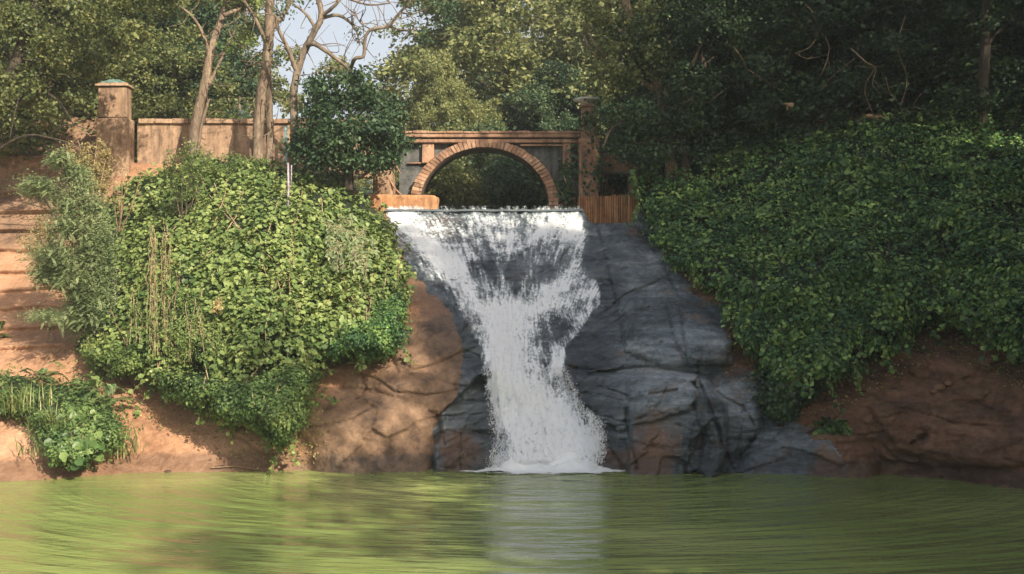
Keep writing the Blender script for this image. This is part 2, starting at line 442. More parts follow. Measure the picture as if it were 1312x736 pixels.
idx = np.arange(NR*NC).reshape(NR, NC)
quads = np.stack([idx[:-1, :-1], idx[:-1, 1:], idx[1:, 1:], idx[1:, :-1]], -1)
Vall = VT.reshape(-1, 3)
bl2 = lambda cx, cy, rx, ry: np.exp(-((PX-cx)/rx)**2-((PY-cy)/ry)**2)
tan_s = np.clip(1.3*bl2(555, 290, 26, 16)+bl2(800, 590, 60, 26)+bl2(590, 580, 40, 32)+.7*bl2(850, 560, 30, 40)+.6*bl2(900, 370, 30, 14)+.9*bl2(1070, 600, 40, 50)+.5*bl2(960, 470, 30, 20), 0, 1.5)
tan_a = np.where(zone == 1, tan_s, np.maximum(sstep(-14, 14, m_tan), .85*sstep(170, 120, PX+wob)*sstep(345, 300, PY+2*wob))).ravel()  # upper left steps browned: leaf litter, plus tree shade put into the colour
# wetness beside the water
FALL = [(497,266),(499,290),(512,322),(545,356),(580,388),(600,418),(617,446),(622,480),(627,520),(634,560),(626,604),(762,604),(774,575),(772,540),(742,516),(722,484),(726,448),(748,418),(771,390),(770,362),(748,345),(752,300),(744,266)]
wet_a = np.maximum(sstep(-70, -5, sdf(PX, PY, FALL)+14*fbm(VT*1.4, 3, 15)), .8*sstep(-.12, .0, -(VT[..., 2]-.20-.05*vnoise(VT*3, 3)))).ravel()

def ground_mat(name, kind):
    m, nt, N, L = new_mat(name)
    pos = nd(nt, 'ShaderNodeNewGeometry').outputs['Position']
    wet = attr(nt, 'wet'); tn = attr(nt, 'tan')
    big = noise(nt, .7, detail=6, rough=.6); fine = noise(nt, 9, detail=8, rough=.65)
    if kind == 'clay':
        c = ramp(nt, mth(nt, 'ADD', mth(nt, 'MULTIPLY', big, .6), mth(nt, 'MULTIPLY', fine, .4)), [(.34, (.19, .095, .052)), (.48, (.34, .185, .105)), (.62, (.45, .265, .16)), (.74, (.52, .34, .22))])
        rk = ramp(nt, mth(nt, 'ADD', mth(nt, 'MULTIPLY', noise(nt, 1.6, detail=7, rough=.65), .7), mth(nt, 'MULTIPLY', fine, .3)), [(.38, (.075, .052, .04)), (.50, (.20, .125, .08)), (.66, (.36, .235, .15))])
        c = mix(nt, tn, c, rk)
        speck = ramp(nt, noise(nt, 38, detail=2), [(.66, 0.), (.74, .55)])
        c = mix(nt, speck, c, (.12, .06, .035))
        rough = .92; st = (1, 1, 1)
    elif kind == 'slate':
        lay = noise(nt, 1.5, stretch=(.6, .6, 4.5), detail=9, rough=.68, dist=.4)
        f = mth(nt, 'ADD', mth(nt, 'MULTIPLY', lay, .65), mth(nt, 'MULTIPLY', fine, .35))
        f = mth(nt, 'ADD', f, mth(nt, 'MULTIPLY', mth(nt, 'SUBTRACT', noise(nt, .55, detail=4), .5), .8))
        c = ramp(nt, f, [(.32, (.018, .026, .032)), (.47, (.068, .088, .103)), (.58, (.155, .187, .207)), (.72, (.34, .37, .38))])
        rust = ramp(nt, mth(nt, 'ADD', noise(nt, 1.4, stretch=(1, 1, .6), detail=7, rough=.7), mth(nt, 'MULTIPLY', tn, .28)), [(.56, 0.), (.72, .8)])
        c = mix(nt, rust, c, (.16, .085, .05))
        vein = ramp(nt, noise(nt, 2.6, detail=3, dist=1.8, stretch=(1, 1, 1.6)), [(.485, 0.), (.5, .35), (.515, 0.)])
        c = mix(nt, vein, c, (.30, .32, .33))
        rough = .72
    else:
        lay = noise(nt, 1.3, stretch=(.8, .8, 2.6), detail=8, rough=.65, dist=.5)
        f = mth(nt, 'ADD', mth(nt, 'MULTIPLY', lay, .6), mth(nt, 'MULTIPLY', fine, .4))
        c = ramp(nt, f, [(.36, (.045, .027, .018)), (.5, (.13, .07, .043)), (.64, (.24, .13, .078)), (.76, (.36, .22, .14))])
        rough = .92
    wetc = mix(nt, 1., c, (.45, .47, .5), 'MULTIPLY')
    c = mix(nt, wet, c, wetc)
    mr = nt.nodes.new('ShaderNodeMapRange'); mr.inputs[3].default_value = rough; mr.inputs[4].default_value = .28; L.new(wet, mr.inputs[0])
    b1 = bump(nt, noise(nt, 2.4, stretch=(.7, .7, 3.5) if kind == 'slate' else (1, 1, 1.4), detail=9, rough=.7), .35, .08)
    b2 = bump(nt, fine, 1., .045, b1); b3 = bump(nt, noise(nt, 60, detail=3), .35, .008, b2)
    p = principled(nt, c, mr.outputs[0], b3, .35); out(nt, p.outputs[0]); return m
MG = {'clay': ground_mat('orange_clay', 'clay'), 'slate': ground_mat('dark_slate', 'slate'), 'earth': ground_mat('brown_earth', 'earth')}
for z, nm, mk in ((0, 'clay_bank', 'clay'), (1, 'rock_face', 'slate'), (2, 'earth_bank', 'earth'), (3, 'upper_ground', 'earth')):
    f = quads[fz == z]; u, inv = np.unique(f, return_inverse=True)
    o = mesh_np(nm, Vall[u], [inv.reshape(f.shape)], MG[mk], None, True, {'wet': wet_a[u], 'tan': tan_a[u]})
    tag(o, kind='structure')
# low ground under the pool and far around
g = 1600.
o = mesh_np('pool_bed', [[-g, -g, -1.6], [g, -g, -1.6], [g, g, -1.6], [-g, g, -1.6]], [np.array([[0, 1, 2, 3]])], MG['clay'], None, False); tag(o, kind='structure')

# ---------------------------------------------------------------- pool
m, nt, N, L = new_mat('pool_water')
pos = nd(nt, 'ShaderNodeNewGeometry').outputs['Position']
sep = nt.nodes.new('ShaderNodeSeparateXYZ'); L.new(pos, sep.inputs[0])
# rings spreading from the foot of the falls
dx = mth(nt, 'SUBTRACT', sep.outputs[0], .6); dy = mth(nt, 'SUBTRACT', sep.outputs[1], 19.2)
rr = mth(nt, 'SQRT', mth(nt, 'ADD', mth(nt, 'MULTIPLY', mth(nt, 'MULTIPLY', dx, dx), .55), mth(nt, 'MULTIPLY', dy, dy)))
def comb(x, y, z):
    c = nt.nodes.new('ShaderNodeCombineXYZ')
    for s, v in zip(c.inputs, (x, y, z)):
        if hasattr(v, 'node'): L.new(v, s)
        else: s.default_value = v
    return c.outputs[0]
ang = mth(nt, 'ARCTAN2', dx, mth(nt, 'MULTIPLY', dy, -1.))
v1 = comb(mth(nt, 'MULTIPLY', ang, 4.5), mth(nt, 'MULTIPLY', rr, 4.4), 0.)
w1 = noise(nt, 1.0, v1, detail=3, rough=.5, dist=.25)
w2 = noise(nt, 2.6, pos, detail=4, rough=.55, stretch=(.55, 1.5, 1))
w3 = noise(nt, 9., pos, detail=3, rough=.5, stretch=(.5, 1.4, 1))
murk = noise(nt, .22, pos, detail=3, stretch=(.7, 1, 1))
colr = ramp(nt, murk, [(.3, (.105, .15, .045)), (.52, (.195, .245, .075)), (.72, (.31, .345, .13))])
w0 = noise(nt, 1.0, comb(mth(nt, 'MULTIPLY', ang, 1.2), mth(nt, 'MULTIPLY', rr, .9), 3.), detail=2, rough=.5, dist=.4)
bn = bump(nt, w3, .3, .012, bump(nt, w2, .7, .045, bump(nt, w1, .7, .09, bump(nt, w0, .5, .25))))
p = principled(nt, colr, .07, bn, .5); p.inputs['IOR'].default_value = 1.33
out(nt, p.outputs[0]); M_POOL = m
n1, n2 = 120, 60
wx = np.linspace(-60, 60, n1); wy = np.linspace(-40, 21, n2)
W = np.stack(np.meshgrid(wx, wy), -1); W = np.concatenate([W, np.zeros(W.shape[:2]+(1,))], -1)
ii = np.arange(n1*n2).reshape(n2, n1)
o = mesh_np('pool_water', W.reshape(-1, 3), [np.stack([ii[:-1, :-1], ii[:-1, 1:], ii[1:, 1:], ii[1:, :-1]], -1).reshape(-1, 4)], M_POOL, None, True); tag(o, kind='structure')

# ---------------------------------------------------------------- the waterfall: a sheet of foam lying on the rock
fx = np.arange(492, 786, 1.0); fy = np.arange(264, 608, 1.25)
FX, FY = np.meshgrid(fx, fy)
rockD = np.zeros_like(FX)
def terr_at(x, y):
    """smooth reading of the built terrain (grid interpolation)"""
    ti = np.clip((y-np.interp(x, xs, ybot[0]))/(brow(x)-np.interp(x, xs, ybot[0])), 0, 1)*(NY-1)
    xi = np.interp(x, xs, np.arange(len(xs)))
    a = np.clip(ti.astype(int), 0, NY-2); b = np.clip(xi.astype(int), 0, len(xs)-2); u = ti-a; v = xi-b
    return (GD[a, b]*(1-u)*(1-v)+GD[a+1, b]*u*(1-v)+GD[a, b+1]*(1-u)*v+GD[a+1, b+1]*u*v)
rockD = terr_at(FX, FY)
for _k in range(14):                                   # the sheet of water bridges small steps in the rock
    _p = np.pad(rockD, 1, mode='edge'); rockD = (_p[:-2, 1:-1]+_p[2:, 1:-1]+_p[1:-1, :-2]+_p[1:-1, 2:])/4
def gauss(a, s):
    k = np.exp(-.5*(np.arange(-int(3*s), int(3*s)+1)/s)**2); k /= k.sum(); n = len(k)//2
    a = np.pad(a, n, mode='edge'); a = np.apply_along_axis(lambda r: np.convolve(r, k, 'valid'), 0, a); return np.apply_along_axis(lambda r: np.convolve(r, k, 'valid'), 1, a)
_t0 = terr_at(FX, FY); _s = gauss(_t0, 16.); _s = _s-gauss(np.maximum(_s-_t0, 0), 14.)*1.6
_w = sstep(375, 450, FY); rockD = _s*_w+(1-_w)*(rockD-.02)
sd = sdf(FX, FY, FALL)
def blob(cx, cy, rx, ry, rot=0.):
    c, s = math.cos(rot), math.sin(rot); a = ((FX-cx)*c+(FY-cy)*s)/rx; b = (-(FX-cx)*s+(FY-cy)*c)/ry
    return np.exp(-(a*a+b*b))
def stroke(line, w, k=1.):
    return k*np.exp(-(seg_dist(FX, FY, line, False)/w)**2)
dens = .12+.10*sstep(420, 330, FY)
for line, w, k in [([(655,425),(650,450),(655,480),(670,520),(690,560),(700,600)], 44, 1.0), ([(648,440),(648,520),(665,600)], 22, .6), ([(735,555),(740,600)], 34, .8), ([(700,520),(740,545)], 26, .5),
                   ([(510,275),(545,300),(570,330)], 22, .5), ([(545,320),(585,350),(610,390),(640,410)], 15, .75), ([(580,330),(600,345),(640,395)], 9, .4),
                   ([(600,300),(590,330)], 14, .3), ([(735,275),(742,310),(738,345),(715,365),(690,385),(665,405)], 11, .65), ([(715,285),(690,300),(650,305)], 13, .45),
                   ([(690,285),(735,300)], 20, .4), ([(622,285),(636,330),(656,395)], 5, .45), ([(700,292),(668,318),(640,322)], 4, .5), ([(690,330),(672,360),(662,398)], 5, .45), ([(600,318),(622,352),(650,392)], 5, .45), ([(655,300),(650,340),(658,390)], 4, .35), ([(740,430),(712,470)], 7, .5), ([(700,405),(712,440),(706,480)], 5, .45), ([(765,372),(715,388),(680,400)], 6, .45), ([(760,365),(766,388),(745,410),(722,440),(715,480)], 10, .55), ([(700,370),(740,365)], 14, .4), ([(740,390),(700,400)], 14, .3),
                   ([(500,275),(560,290),(620,283),(655,290)], 12, .35), ([(520,300),(545,320)], 12, .3), ([(612,310),(618,325)],6,.3)]:
    dens += stroke(line, w, k)
for cx, cy, rx, ry, rot, k in [(645, 350, 38, 24, .1, .46), (668, 290, 16, 14, 0, .4), (715, 425, 26, 22, -.5, .35), (560, 292, 24, 12, .2, .18), (590, 325, 0.1, 0.1, 0, 0), (625, 372, 20, 12, .3, .3),
                               (697, 345, 16, 10, .3, .3), (545, 345, 30, 14, .6, .25), (625, 388, 9, 8, 0, .5), (738, 380, 12, 7, 0, .2), (697, 418, 14, 18, 0, .25)]:
    dens -= k*blob(cx, cy, rx, ry, rot)
dens *= sstep(0, 5, sd+4*fbm(P(FX, FY, rockD)*3.5, 3, 19)+1)
# direction of the flow: down, leaning towards the neck at (665, 405) above it
tow = sstep(420, 330, FY); sx = (FX-660)*.55*tow
fu = (FX-660)/(1+.006*np.clip(FY-400, 0, 300)) + np.where(FY < 410, (FX-660)*((410-FY)/110.)*-.42, 0)
p3 = np.stack([fu*.16, FY*.028, FX*0], -1)
st1 = fbm(p3, 4, 101); st2 = fbm(np.stack([fu*.5, FY*.07, FX*0], -1), 3, 111); cl = fbm(P(FX, FY, rockD)*2.6, 4, 121)
lace = 1-np.abs(fbm(P(FX, FY, rockD)*np.array([5, 4, 7.]), 3, 131))*2
core = stroke([(655,425),(652,470),(668,520),(690,560),(700,604)], 46)
thick = .05+.16*core*sstep(400, 460, FY)+.10*sstep(500, 560, FY)*core
off = thick*np.clip(sd/14, 0, 1)+.08*st1*core+.03*st2+.02*cl
off = np.maximum(off, .012)
FV = P(FX, FY, rockD-off)
cov = dens+.40*st1+.36*st2+.42*cl+.30*(lace-.6)
cov = np.where(sd < -3, -1, cov)
jj = np.arange(FX.size).reshape(FX.shape)
q = np.stack([jj[:-1, :-1], jj[1:, :-1], jj[1:, 1:], jj[:-1, 1:]], -1)[:, :, ::-1]
keep = sd[:-1, :-1] > -4
q = q[keep]; u, inv = np.unique(q, return_inverse=True)
m, nt, N, L = new_mat('white_water')
cv = attr(nt, 'cover'); fl = attr(nt, 'flow', 'Vector')
n1_ = noise(nt, 1., fl, detail=5, rough=.62); n2_ = noise(nt, 20, detail=5, rough=.75, stretch=(1, .6, .75))
f = mth(nt, 'ADD', mth(nt, 'ADD', cv, mth(nt, 'MULTIPLY', mth(nt, 'SUBTRACT', n1_, .5), 1.5)), mth(nt, 'MULTIPLY', mth(nt, 'SUBTRACT', n2_, .5), 1.9))
al = ramp(nt, f, [(-.0, .0), (.28, .22), (.58, .55), (1.0, 1.)])
f2 = mth(nt, 'ADD', mth(nt, 'MULTIPLY', n1_, .45), mth(nt, 'ADD', mth(nt, 'MULTIPLY', n2_, .55), mth(nt, 'MULTIPLY', mth(nt, 'MINIMUM', f, 1.1), .25)))
cc = ramp(nt, f2, [(.44, (.34, .43, .50)), (.62, (.60, .68, .73)), (.78, (.88, .91, .93))])
n3_ = noise(nt, 45, detail=3, rough=.7)
p = principled(nt, cc, .5, bump(nt, n3_, .8, .02, bump(nt, n2_, 1., .04, bump(nt, n1_, .4, .04))), .35)
tp = nt.nodes.new('ShaderNodeBsdfTransparent')
ms = nt.nodes.new('ShaderNodeMixShader'); L.new(al, ms.inputs[0]); L.new(tp.outputs[0], ms.inputs[1]); L.new(p.outputs[0], ms.inputs[2]); out(nt, ms.outputs[0])
M_FOAM = m
flow = np.stack([fu*.42, FY*.075, FX*0], -1).reshape(-1, 3)
o = mesh_np('waterfall', FV.reshape(-1, 3)[u], [inv.reshape(q.shape)], M_FOAM, None, True, {'cover': cov.ravel()[u], 'flow': flow[u]}); tag(o, kind='structure')
# thin clear water slipping over the crest
m, nt, N, L = new_mat('clear_water')
p = principled(nt, (.10, .12, .13), .06, bump(nt, noise(nt, 8, detail=3), .4, .03), .5); out(nt, p.outputs[0]); M_CLR = m
cx_ = np.linspace(494, 747, 90); rows = []
zc = EYE+(HZ-267.4)/F*25.1
for dy, dz in ((26, .03), (6, .02), (1., .01), (.25, .0), (.06, -.015), (0., -.04), (-.03, -.07)):
    Yr = terr_at(cx_, np.full_like(cx_, 271.))-.10+dy
    x = (cx_-CX)/F*25.1; rows.append(np.stack([x, Yr, np.full_like(x, zc+dz)+.006*vnoise(np.stack([x*4, Yr, x*0], -1), 5)], -1))
R = np.array(rows); ii = np.arange(R.shape[0]*R.shape[1]).reshape(R.shape[:2])
o = mesh_np('stream_water', R.reshape(-1, 3), [np.stack([ii[:-1, :-1], ii[1:, :-1], ii[1:, 1:], ii[:-1, 1:]], -1).reshape(-1, 4)], M_CLR, None, True); tag(o, kind='structure')
# flecks of spray thrown off the lower falls, and the foam at its foot
n = 5200
t = RNG.random(n); edge = RNG.random(n) < .62
ex = np.where(edge, np.interp(470+134*t, [470, 520, 540, 575, 604], [724, 745, 772, 776, 766]), np.interp(470+134*t, [470, 520, 560, 604], [620, 627, 632, 624]))
ey = 470+134*t; inn = np.abs(RNG.normal(0, 13, n))*np.where(edge, -1, 1)+RNG.normal(0, 3, n)
ex = ex+inn; dd = terr_at(ex, np.minimum(ey, 600))-.14-np.abs(RNG.normal(0, .16, n))
C = P(ex, ey, dd); C[:, 2] = np.maximum(C[:, 2], .02)
oct_v = np.array([[1,0,0],[-1,0,0],[0,1,0],[0,-1,0],[0,0,1.6],[0,0,-1.6]]); oct_f = np.array([[0,2,4],[2,1,4],[1,3,4],[3,0,4],[2,0,5],[1,2,5],[3,1,5],[0,3,5]])
sz = RNG.uniform(.0025, .0085, n)
V = (C[:, None]+sz[:, None, None]*oct_v[None]).reshape(-1, 3); Ff = (oct_f[None]+(np.arange(n)*6)[:, None, None]).reshape(-1, 3)
m, nt, N, L = new_mat('droplets'); p = principled(nt, (.85, .87, .88), .3); out(nt, p.outputs[0])
o = mesh_np('water_spray', V, [Ff], m, None, True); tag(o, 'fine white droplets flung off the edges of the lower falls', 'spray', kind='stuff')
m, nt, N, L = new_mat('pool_foam')
cv = attr(nt, 'cover'); f = mth(nt, 'ADD', cv, mth(nt, 'MULTIPLY', mth(nt, 'SUBTRACT', noise(nt, 7, detail=5, rough=.7, stretch=(.45, 1, 1)), .5), 1.6))
al = ramp(nt, f, [(.42, 0.), (.62, .9)])
p = principled(nt, (.8, .84, .84), .6, bump(nt, noise(nt, 20, detail=3), .6, .02)); tp = nt.nodes.new('ShaderNodeBsdfTransparent'); ms = nt.nodes.new('ShaderNodeMixShader')
L.new(al, ms.inputs[0]); L.new(tp.outputs[0], ms.inputs[1]); L.new(p.outputs[0], ms.inputs[2]); out(nt, ms.outputs[0])
ax = np.linspace(-3.5, 5.5, 330); ay = np.linspace(17.0, 19.2, 110); AX, AY = np.meshgrid(ax, ay)
cvr = 1.15*np.exp(-(((AX-.55)/1.25)**2)**1.5)*sstep(17.85, 18.6, AY)+.75*np.exp(-((AX-1.2)/2.3)**2)*sstep(18.2, 18.7, AY)
cvr = cvr+.30*np.exp(-((AX-.9)/2.6)**2)*sstep(17.3, 18.5, AY)
AZ = .006+.05*cvr*np.clip(fbm(np.stack([AX*3, AY*3, AX*0], -1), 3, 6)+.3, 0, 1)+.30*np.exp(-((AX-.55)/.95)**4)*sstep(18.25, 18.75, AY)*np.clip(.55+fbm(np.stack([AX*4, AY*4, AX*0], -1), 3, 8), 0, 1)
ii = np.arange(AX.size).reshape(AX.shape)
o = mesh_np('foam', np.stack([AX, AY, AZ], -1).reshape(-1, 3), [np.stack([ii[:-1, :-1], ii[:-1, 1:], ii[1:, 1:], ii[1:, :-1]], -1).reshape(-1, 4)], m, None, True, {'cover': cvr.ravel()})
tag(o, 'white foam spreading on the green pool at the foot of the falls', 'foam', kind='stuff')
# ================================================================ bridge, walls
YB = 27.0; PB = YB/F
def wx_(px, Y=YB): return (px-CX)/F*Y
def wz_(py, Y=YB): return EYE+(HZ-py)/F*Y
M_BRICK = masonry_mat('warm_brick', (.19, .105, .065), (.38, .225, .145), (.55, .37, .25), (.085, .055, .045))
M_PLASTER = masonry_mat('tan_plaster', (.20, .125, .08), (.37, .25, .165), (.50, .36, .25), (.09, .06, .045))
M_ORANGE = masonry_mat('ochre_render', (.27, .125, .06), (.48, .25, .12), (.58, .35, .19), (.14, .075, .045))
M_GREY = masonry_mat('stained_render', (.05, .055, .06), (.13, .13, .125), (.24, .21, .18), (.03, .035, .035))
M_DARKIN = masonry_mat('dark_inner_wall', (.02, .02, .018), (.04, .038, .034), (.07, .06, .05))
M_JOINT = masonry_mat('old_mortar', (.05, .035, .025), (.11, .075, .05), (.18, .12, .08))
M_WOOD = bark_mat('driftwood', (.16, .085, .05), (.46, .28, .18), 9)
M_PALE = masonry_mat('pale_stone', (.45, .38, .33), (.62, .55, .50), (.75, .70, .65), (.3, .25, .2))

br = empty('bridge', (wx_(620), YB, wz_(268)), 'small arched masonry bridge with brick voussoirs spanning the top of the waterfall', 'bridge')
cxp, czp = 620.5, 264.; a_in, b_in, a_out, b_out = 82., 74., 95.2, 84.2
cxw, czw = wx_(cxp), wz_(czp); ai, bi, ao, bo = [v*PB for v in (a_in, b_in, a_out, b_out)]
DEP = .85
mb = MB(); nv = 52
for k in range(nv):                                   # voussoirs: wedge bricks round the arch, each a little uneven
    t0 = math.pi*(k/nv)+.002; t1 = math.pi*((k+1)/nv)-.006
    pr = RNG.uniform(-.012, .02); g = RNG.uniform(-.012, .012); jit = RNG.normal(0, .004, (8, 3))
    V = []
    for y in (-.10-pr, .22):
        for t in (t0, t1):
            for (a, b, e) in ((ai, bi, .012), (ao, bo, g)):
                V.append([cxw-(a+e)*math.cos(t), YB+y, czw+(b+e)*math.sin(t)])
    mb.add(np.array(V)+jit, [[0, 1, 3, 2], [4, 6, 7, 5], [0, 2, 6, 4], [1, 5, 7, 3], [0, 4, 5, 1], [2, 3, 7, 6]], None, RNG.uniform(-.6, 1.))
mb.build('voussoir_ring', M_BRICK, br)
# mortar / barrel behind the bricks
mb = MB(); n = 72; V = []
for y in (-.06, DEP):
    for (a, b) in ((ai+.002, bi+.002), (ao-.02, bo-.02)):
        for k in range(n+1):
            t = math.pi*k/n; V.append([cxw-a*math.cos(t), YB+y, czw+b*math.sin(t)])
m1 = n+1; Q = []
for k in range(n):
    Q += [[k, k+1, m1+k+1, m1+k], [2*m1+k+1, 2*m1+k, 3*m1+k, 3*m1+k+1], [k+1, k, 2*m1+k, 2*m1+k+1], [m1+k, m1+k+1, 3*m1+k+1, 3*m1+k]]
mb.add(V, Q, None, -.5); mb.build('arch_barrel', M_JOINT, br, True)
# spandrels: the wall either side of the ring, filled down to the springing, cut by the arch
def spandrel(x0, x1, ztop, y0, y1, mat, name, zbot):
    mb = MB(); xs_ = np.linspace(x0, x1, 40); V = []
    for x in xs_:
        u = (x-cxw)/(ao-.03)
        zb = czw+(bo-.03)*math.sqrt(max(0, 1-u*u)) if abs(u) < 1 else zbot
        V += [[x, y0, ztop], [x, y0, zb], [x, y1, ztop], [x, y1, zb]]
    Q = []
    for k in range(39):
        a = 4*k; b = a+4; Q += [[a, a+1, b+1, b], [a+2, b+2, b+3, a+3], [a, b, b+2, a+2], [a+1, a+3, b+3, b+1]]
    mb.add(V, Q+[[0, 2, 3, 1]]); return mb.build(name, mat, br)
spandrel(wx_(511), wx_(742), wz_(183.5), YB+.10, YB+.75, M_GREY, 'spandrel_wall', wz_(262))
mb = MB(); mb.box(wx_(508), wx_(743), YB-.13, YB+.95, wz_(177.2), wz_(169.8), 0, .3, .015)
for k in range(11):                                   # worn coping stones
    a = wx_(508+k*21.4); mb.box(a+.006, a+21.4*PB-.006, YB-.155-RNG.uniform(0, .012), YB+.18, wz_(172.2), wz_(169.4)+RNG.uniform(-.01, .012), .003, RNG.uniform(-.5, 1), .012)
mb.build('parapet', M_BRICK, br)
mb = MB(); mb.box(wx_(509), wx_(743), YB-.02, YB+.5, wz_(179.2), wz_(177.3), 0, -.8); mb.build('string_course', M_GREY, br)
mb = MB(); mb.box(wx_(510), wx_(743), YB-.09, YB+.3, wz_(183.5), wz_(179.3), .002, .2, .008); mb.build('fascia_beam', M_BRICK, br)
mb = MB(); mb.box(wx_(541), wx_(556), YB-.03, YB+.2, wz_(209), wz_(183.6), .003, .8, .01); mb.build('frame_post', M_BRICK, br)
mb = MB(); mb.box(wx_(721), wx_(732), YB-.03, YB+.2, wz_(216), wz_(183.6), .003, .5, .01); mb.build('frame_post', M_BRICK, br)
mb = MB()
mb.box(wx_(667), wx_(721.), YB-.035, YB+.15, wz_(187.2), wz_(185.2), .002, .8)
mb.build('frame_rail', M_BRICK, br); mb = MB(); mb.box(wx_(522), wx_(541), YB+.02, YB+.2, wz_(209.5), wz_(208), .002, .6)
mb.build('frame_rail', M_BRICK, br)
mb = MB()
mb.box(wx_(701), wx_(718), YB-.05, YB+.6, wz_(272), wz_(262), .004, .3, .02); mb.build('springer_block', M_BRICK, br); mb = MB(); mb.box(wx_(718.3), wx_(742), YB+.05, YB+.6, wz_(274), wz_(252), .004, -.3, .015)
mb.build('springer_block', M_BRICK, br); mb = MB(); mb.box(wx_(523), wx_(541), YB-.05, YB+.6, wz_(272), wz_(262), .004, .3, .02)
mb.build('springer_block', M_BRICK, br)
# pillar at the right end, with shallow pale bowl and finial
pl = empty('pillar', (wx_(752), YB-.3, wz_(262)), 'tall brick pillar at the right end of the bridge capped by a pale shallow bowl', 'pillar')
mb = MB(); mb.box(wx_(741), wx_(765.5), YB-.42, YB+.25, wz_(268), wz_(183), .006, .1, .02); mb.box(wx_(739.5), wx_(767), YB-.45, YB+.28, wz_(186), wz_(181), .004, .6, .015)
mb.build('pillar_base', M_BRICK, pl)
mb = MB(); mb.box(wx_(744), wx_(761), YB-.34, YB+.1, wz_(180.9), wz_(140), .006, .3, .02); mb.box(wx_(742), wx_(763), YB-.38, YB+.14, wz_(139.9), wz_(136), .003, .5, .012)
mb.build('pillar_shaft', M_BRICK, pl)
mb = MB(); pr = [(.02, 0), (.10, .0), (.11, .04), (.20, .07), (.33, .10), (.35, .125), (.32, .14), (.14, .12), (.02, .11)]; n = 20
V = [[wx_(752)+r*math.cos(t), YB-.12+r*math.sin(t), wz_(135.8)+z] for r, z in pr for t in np.linspace(0, 2*math.pi, n, endpoint=False)]
mb.add(V, [[k*n+i, k*n+(i+1) % n, (k+1)*n+(i+1) % n, (k+1)*n+i] for k in range(len(pr)-1) for i in range(n)]); m, nt, N, L = new_mat('pale_marble'); p = principled(nt, ramp(nt, noise(nt, 9), [(.35, (.58, .54, .50)), (.6, (.80, .77, .73))]), .6); out(nt, p.outputs[0]); mb.build('bowl', m, pl, True)
mb = MB(); c = np.array([wx_(752), YB-.12, wz_(130)]); mb.tube([c+[0, 0, -.03], c+[0, 0, .0], c+[0, 0, .05], c+[0, 0, .09], c+[0, 0, .13]], [.03, .09, .10, .05, .01], 12); mb.build('finial', M_ORANGE, pl, True)
# small house-like sluice block right of the pillar: lintel, dark opening
sl = empty('sluice_house', (wx_(785), YB, wz_(250)), 'low plastered block with a dark square opening between the bridge pillar and the ivy', 'sluice house')
mb = MB()
mb.box(wx_(766), wx_(840), YB-.05, YB+.35, wz_(221), wz_(196), .004, .1, .01); mb.build('wall', M_PLASTER, sl); mb = MB(); mb.box(wx_(806), wx_(840), YB-.05, YB+.35, wz_(262), wz_(221.1), .004, .1, .01); mb.build('jamb', M_PLASTER, sl); mb = MB()
mb.box(wx_(766), wx_(840), YB+1.6, YB+1.9, wz_(262), wz_(196), 0, 0)
mb.build('back_wall', M_PLASTER, sl)
mb = MB(); mb.box(wx_(766.3), wx_(842), YB-.10, YB+.4, wz_(224), wz_(221.2), .003, .5, .006); mb.build('lintel', M_GREY, sl)
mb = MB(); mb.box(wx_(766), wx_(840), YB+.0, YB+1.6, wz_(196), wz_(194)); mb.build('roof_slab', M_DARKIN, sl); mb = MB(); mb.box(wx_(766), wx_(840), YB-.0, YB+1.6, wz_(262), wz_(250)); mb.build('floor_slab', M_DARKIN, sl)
mb = MB()
for k in range(3):
    a = np.array([wx_(768+k*3), YB-.06-.02*k, wz_(251)]); mb.tube([a, a+[.03*k-.02, 0, .3], a+[.05*k, .02, .52]], [.012, .01, .006], 5)
mb.build('leaning_stick', M_WOOD, sl, True)
# ribbed retaining wall under it
Yr = 25.9
rw = empty('retaining_wall', (wx_(778, Yr), Yr, wz_(282, Yr)), 'weathered ochre retaining wall of upright ribs right of the waterfall crest', 'wall')
mb = MB(); x0, x1 = wx_(741, Yr), wx_(822, Yr); nr = 27
for k in range(nr):
    a = x0+(x1-x0)*k/nr; w = (x1-x0)/nr; top = 252.5-3*(k/nr)+RNG.uniform(-1, 1)
    mb.box(a+.006, a+w-.006, Yr-.10-RNG.uniform(0, .025), Yr+.1, wz_(290, Yr), wz_(top, Yr), .004, RNG.uniform(-1, 1), .014)
mb.build('ribbed_face', M_ORANGE, rw)
mb = MB(); mb.box(x0, x1, Yr-.06, Yr+.35, wz_(292, Yr), wz_(254, Yr), 0, -.8); mb.build('wall_core', M_ORANGE, rw)
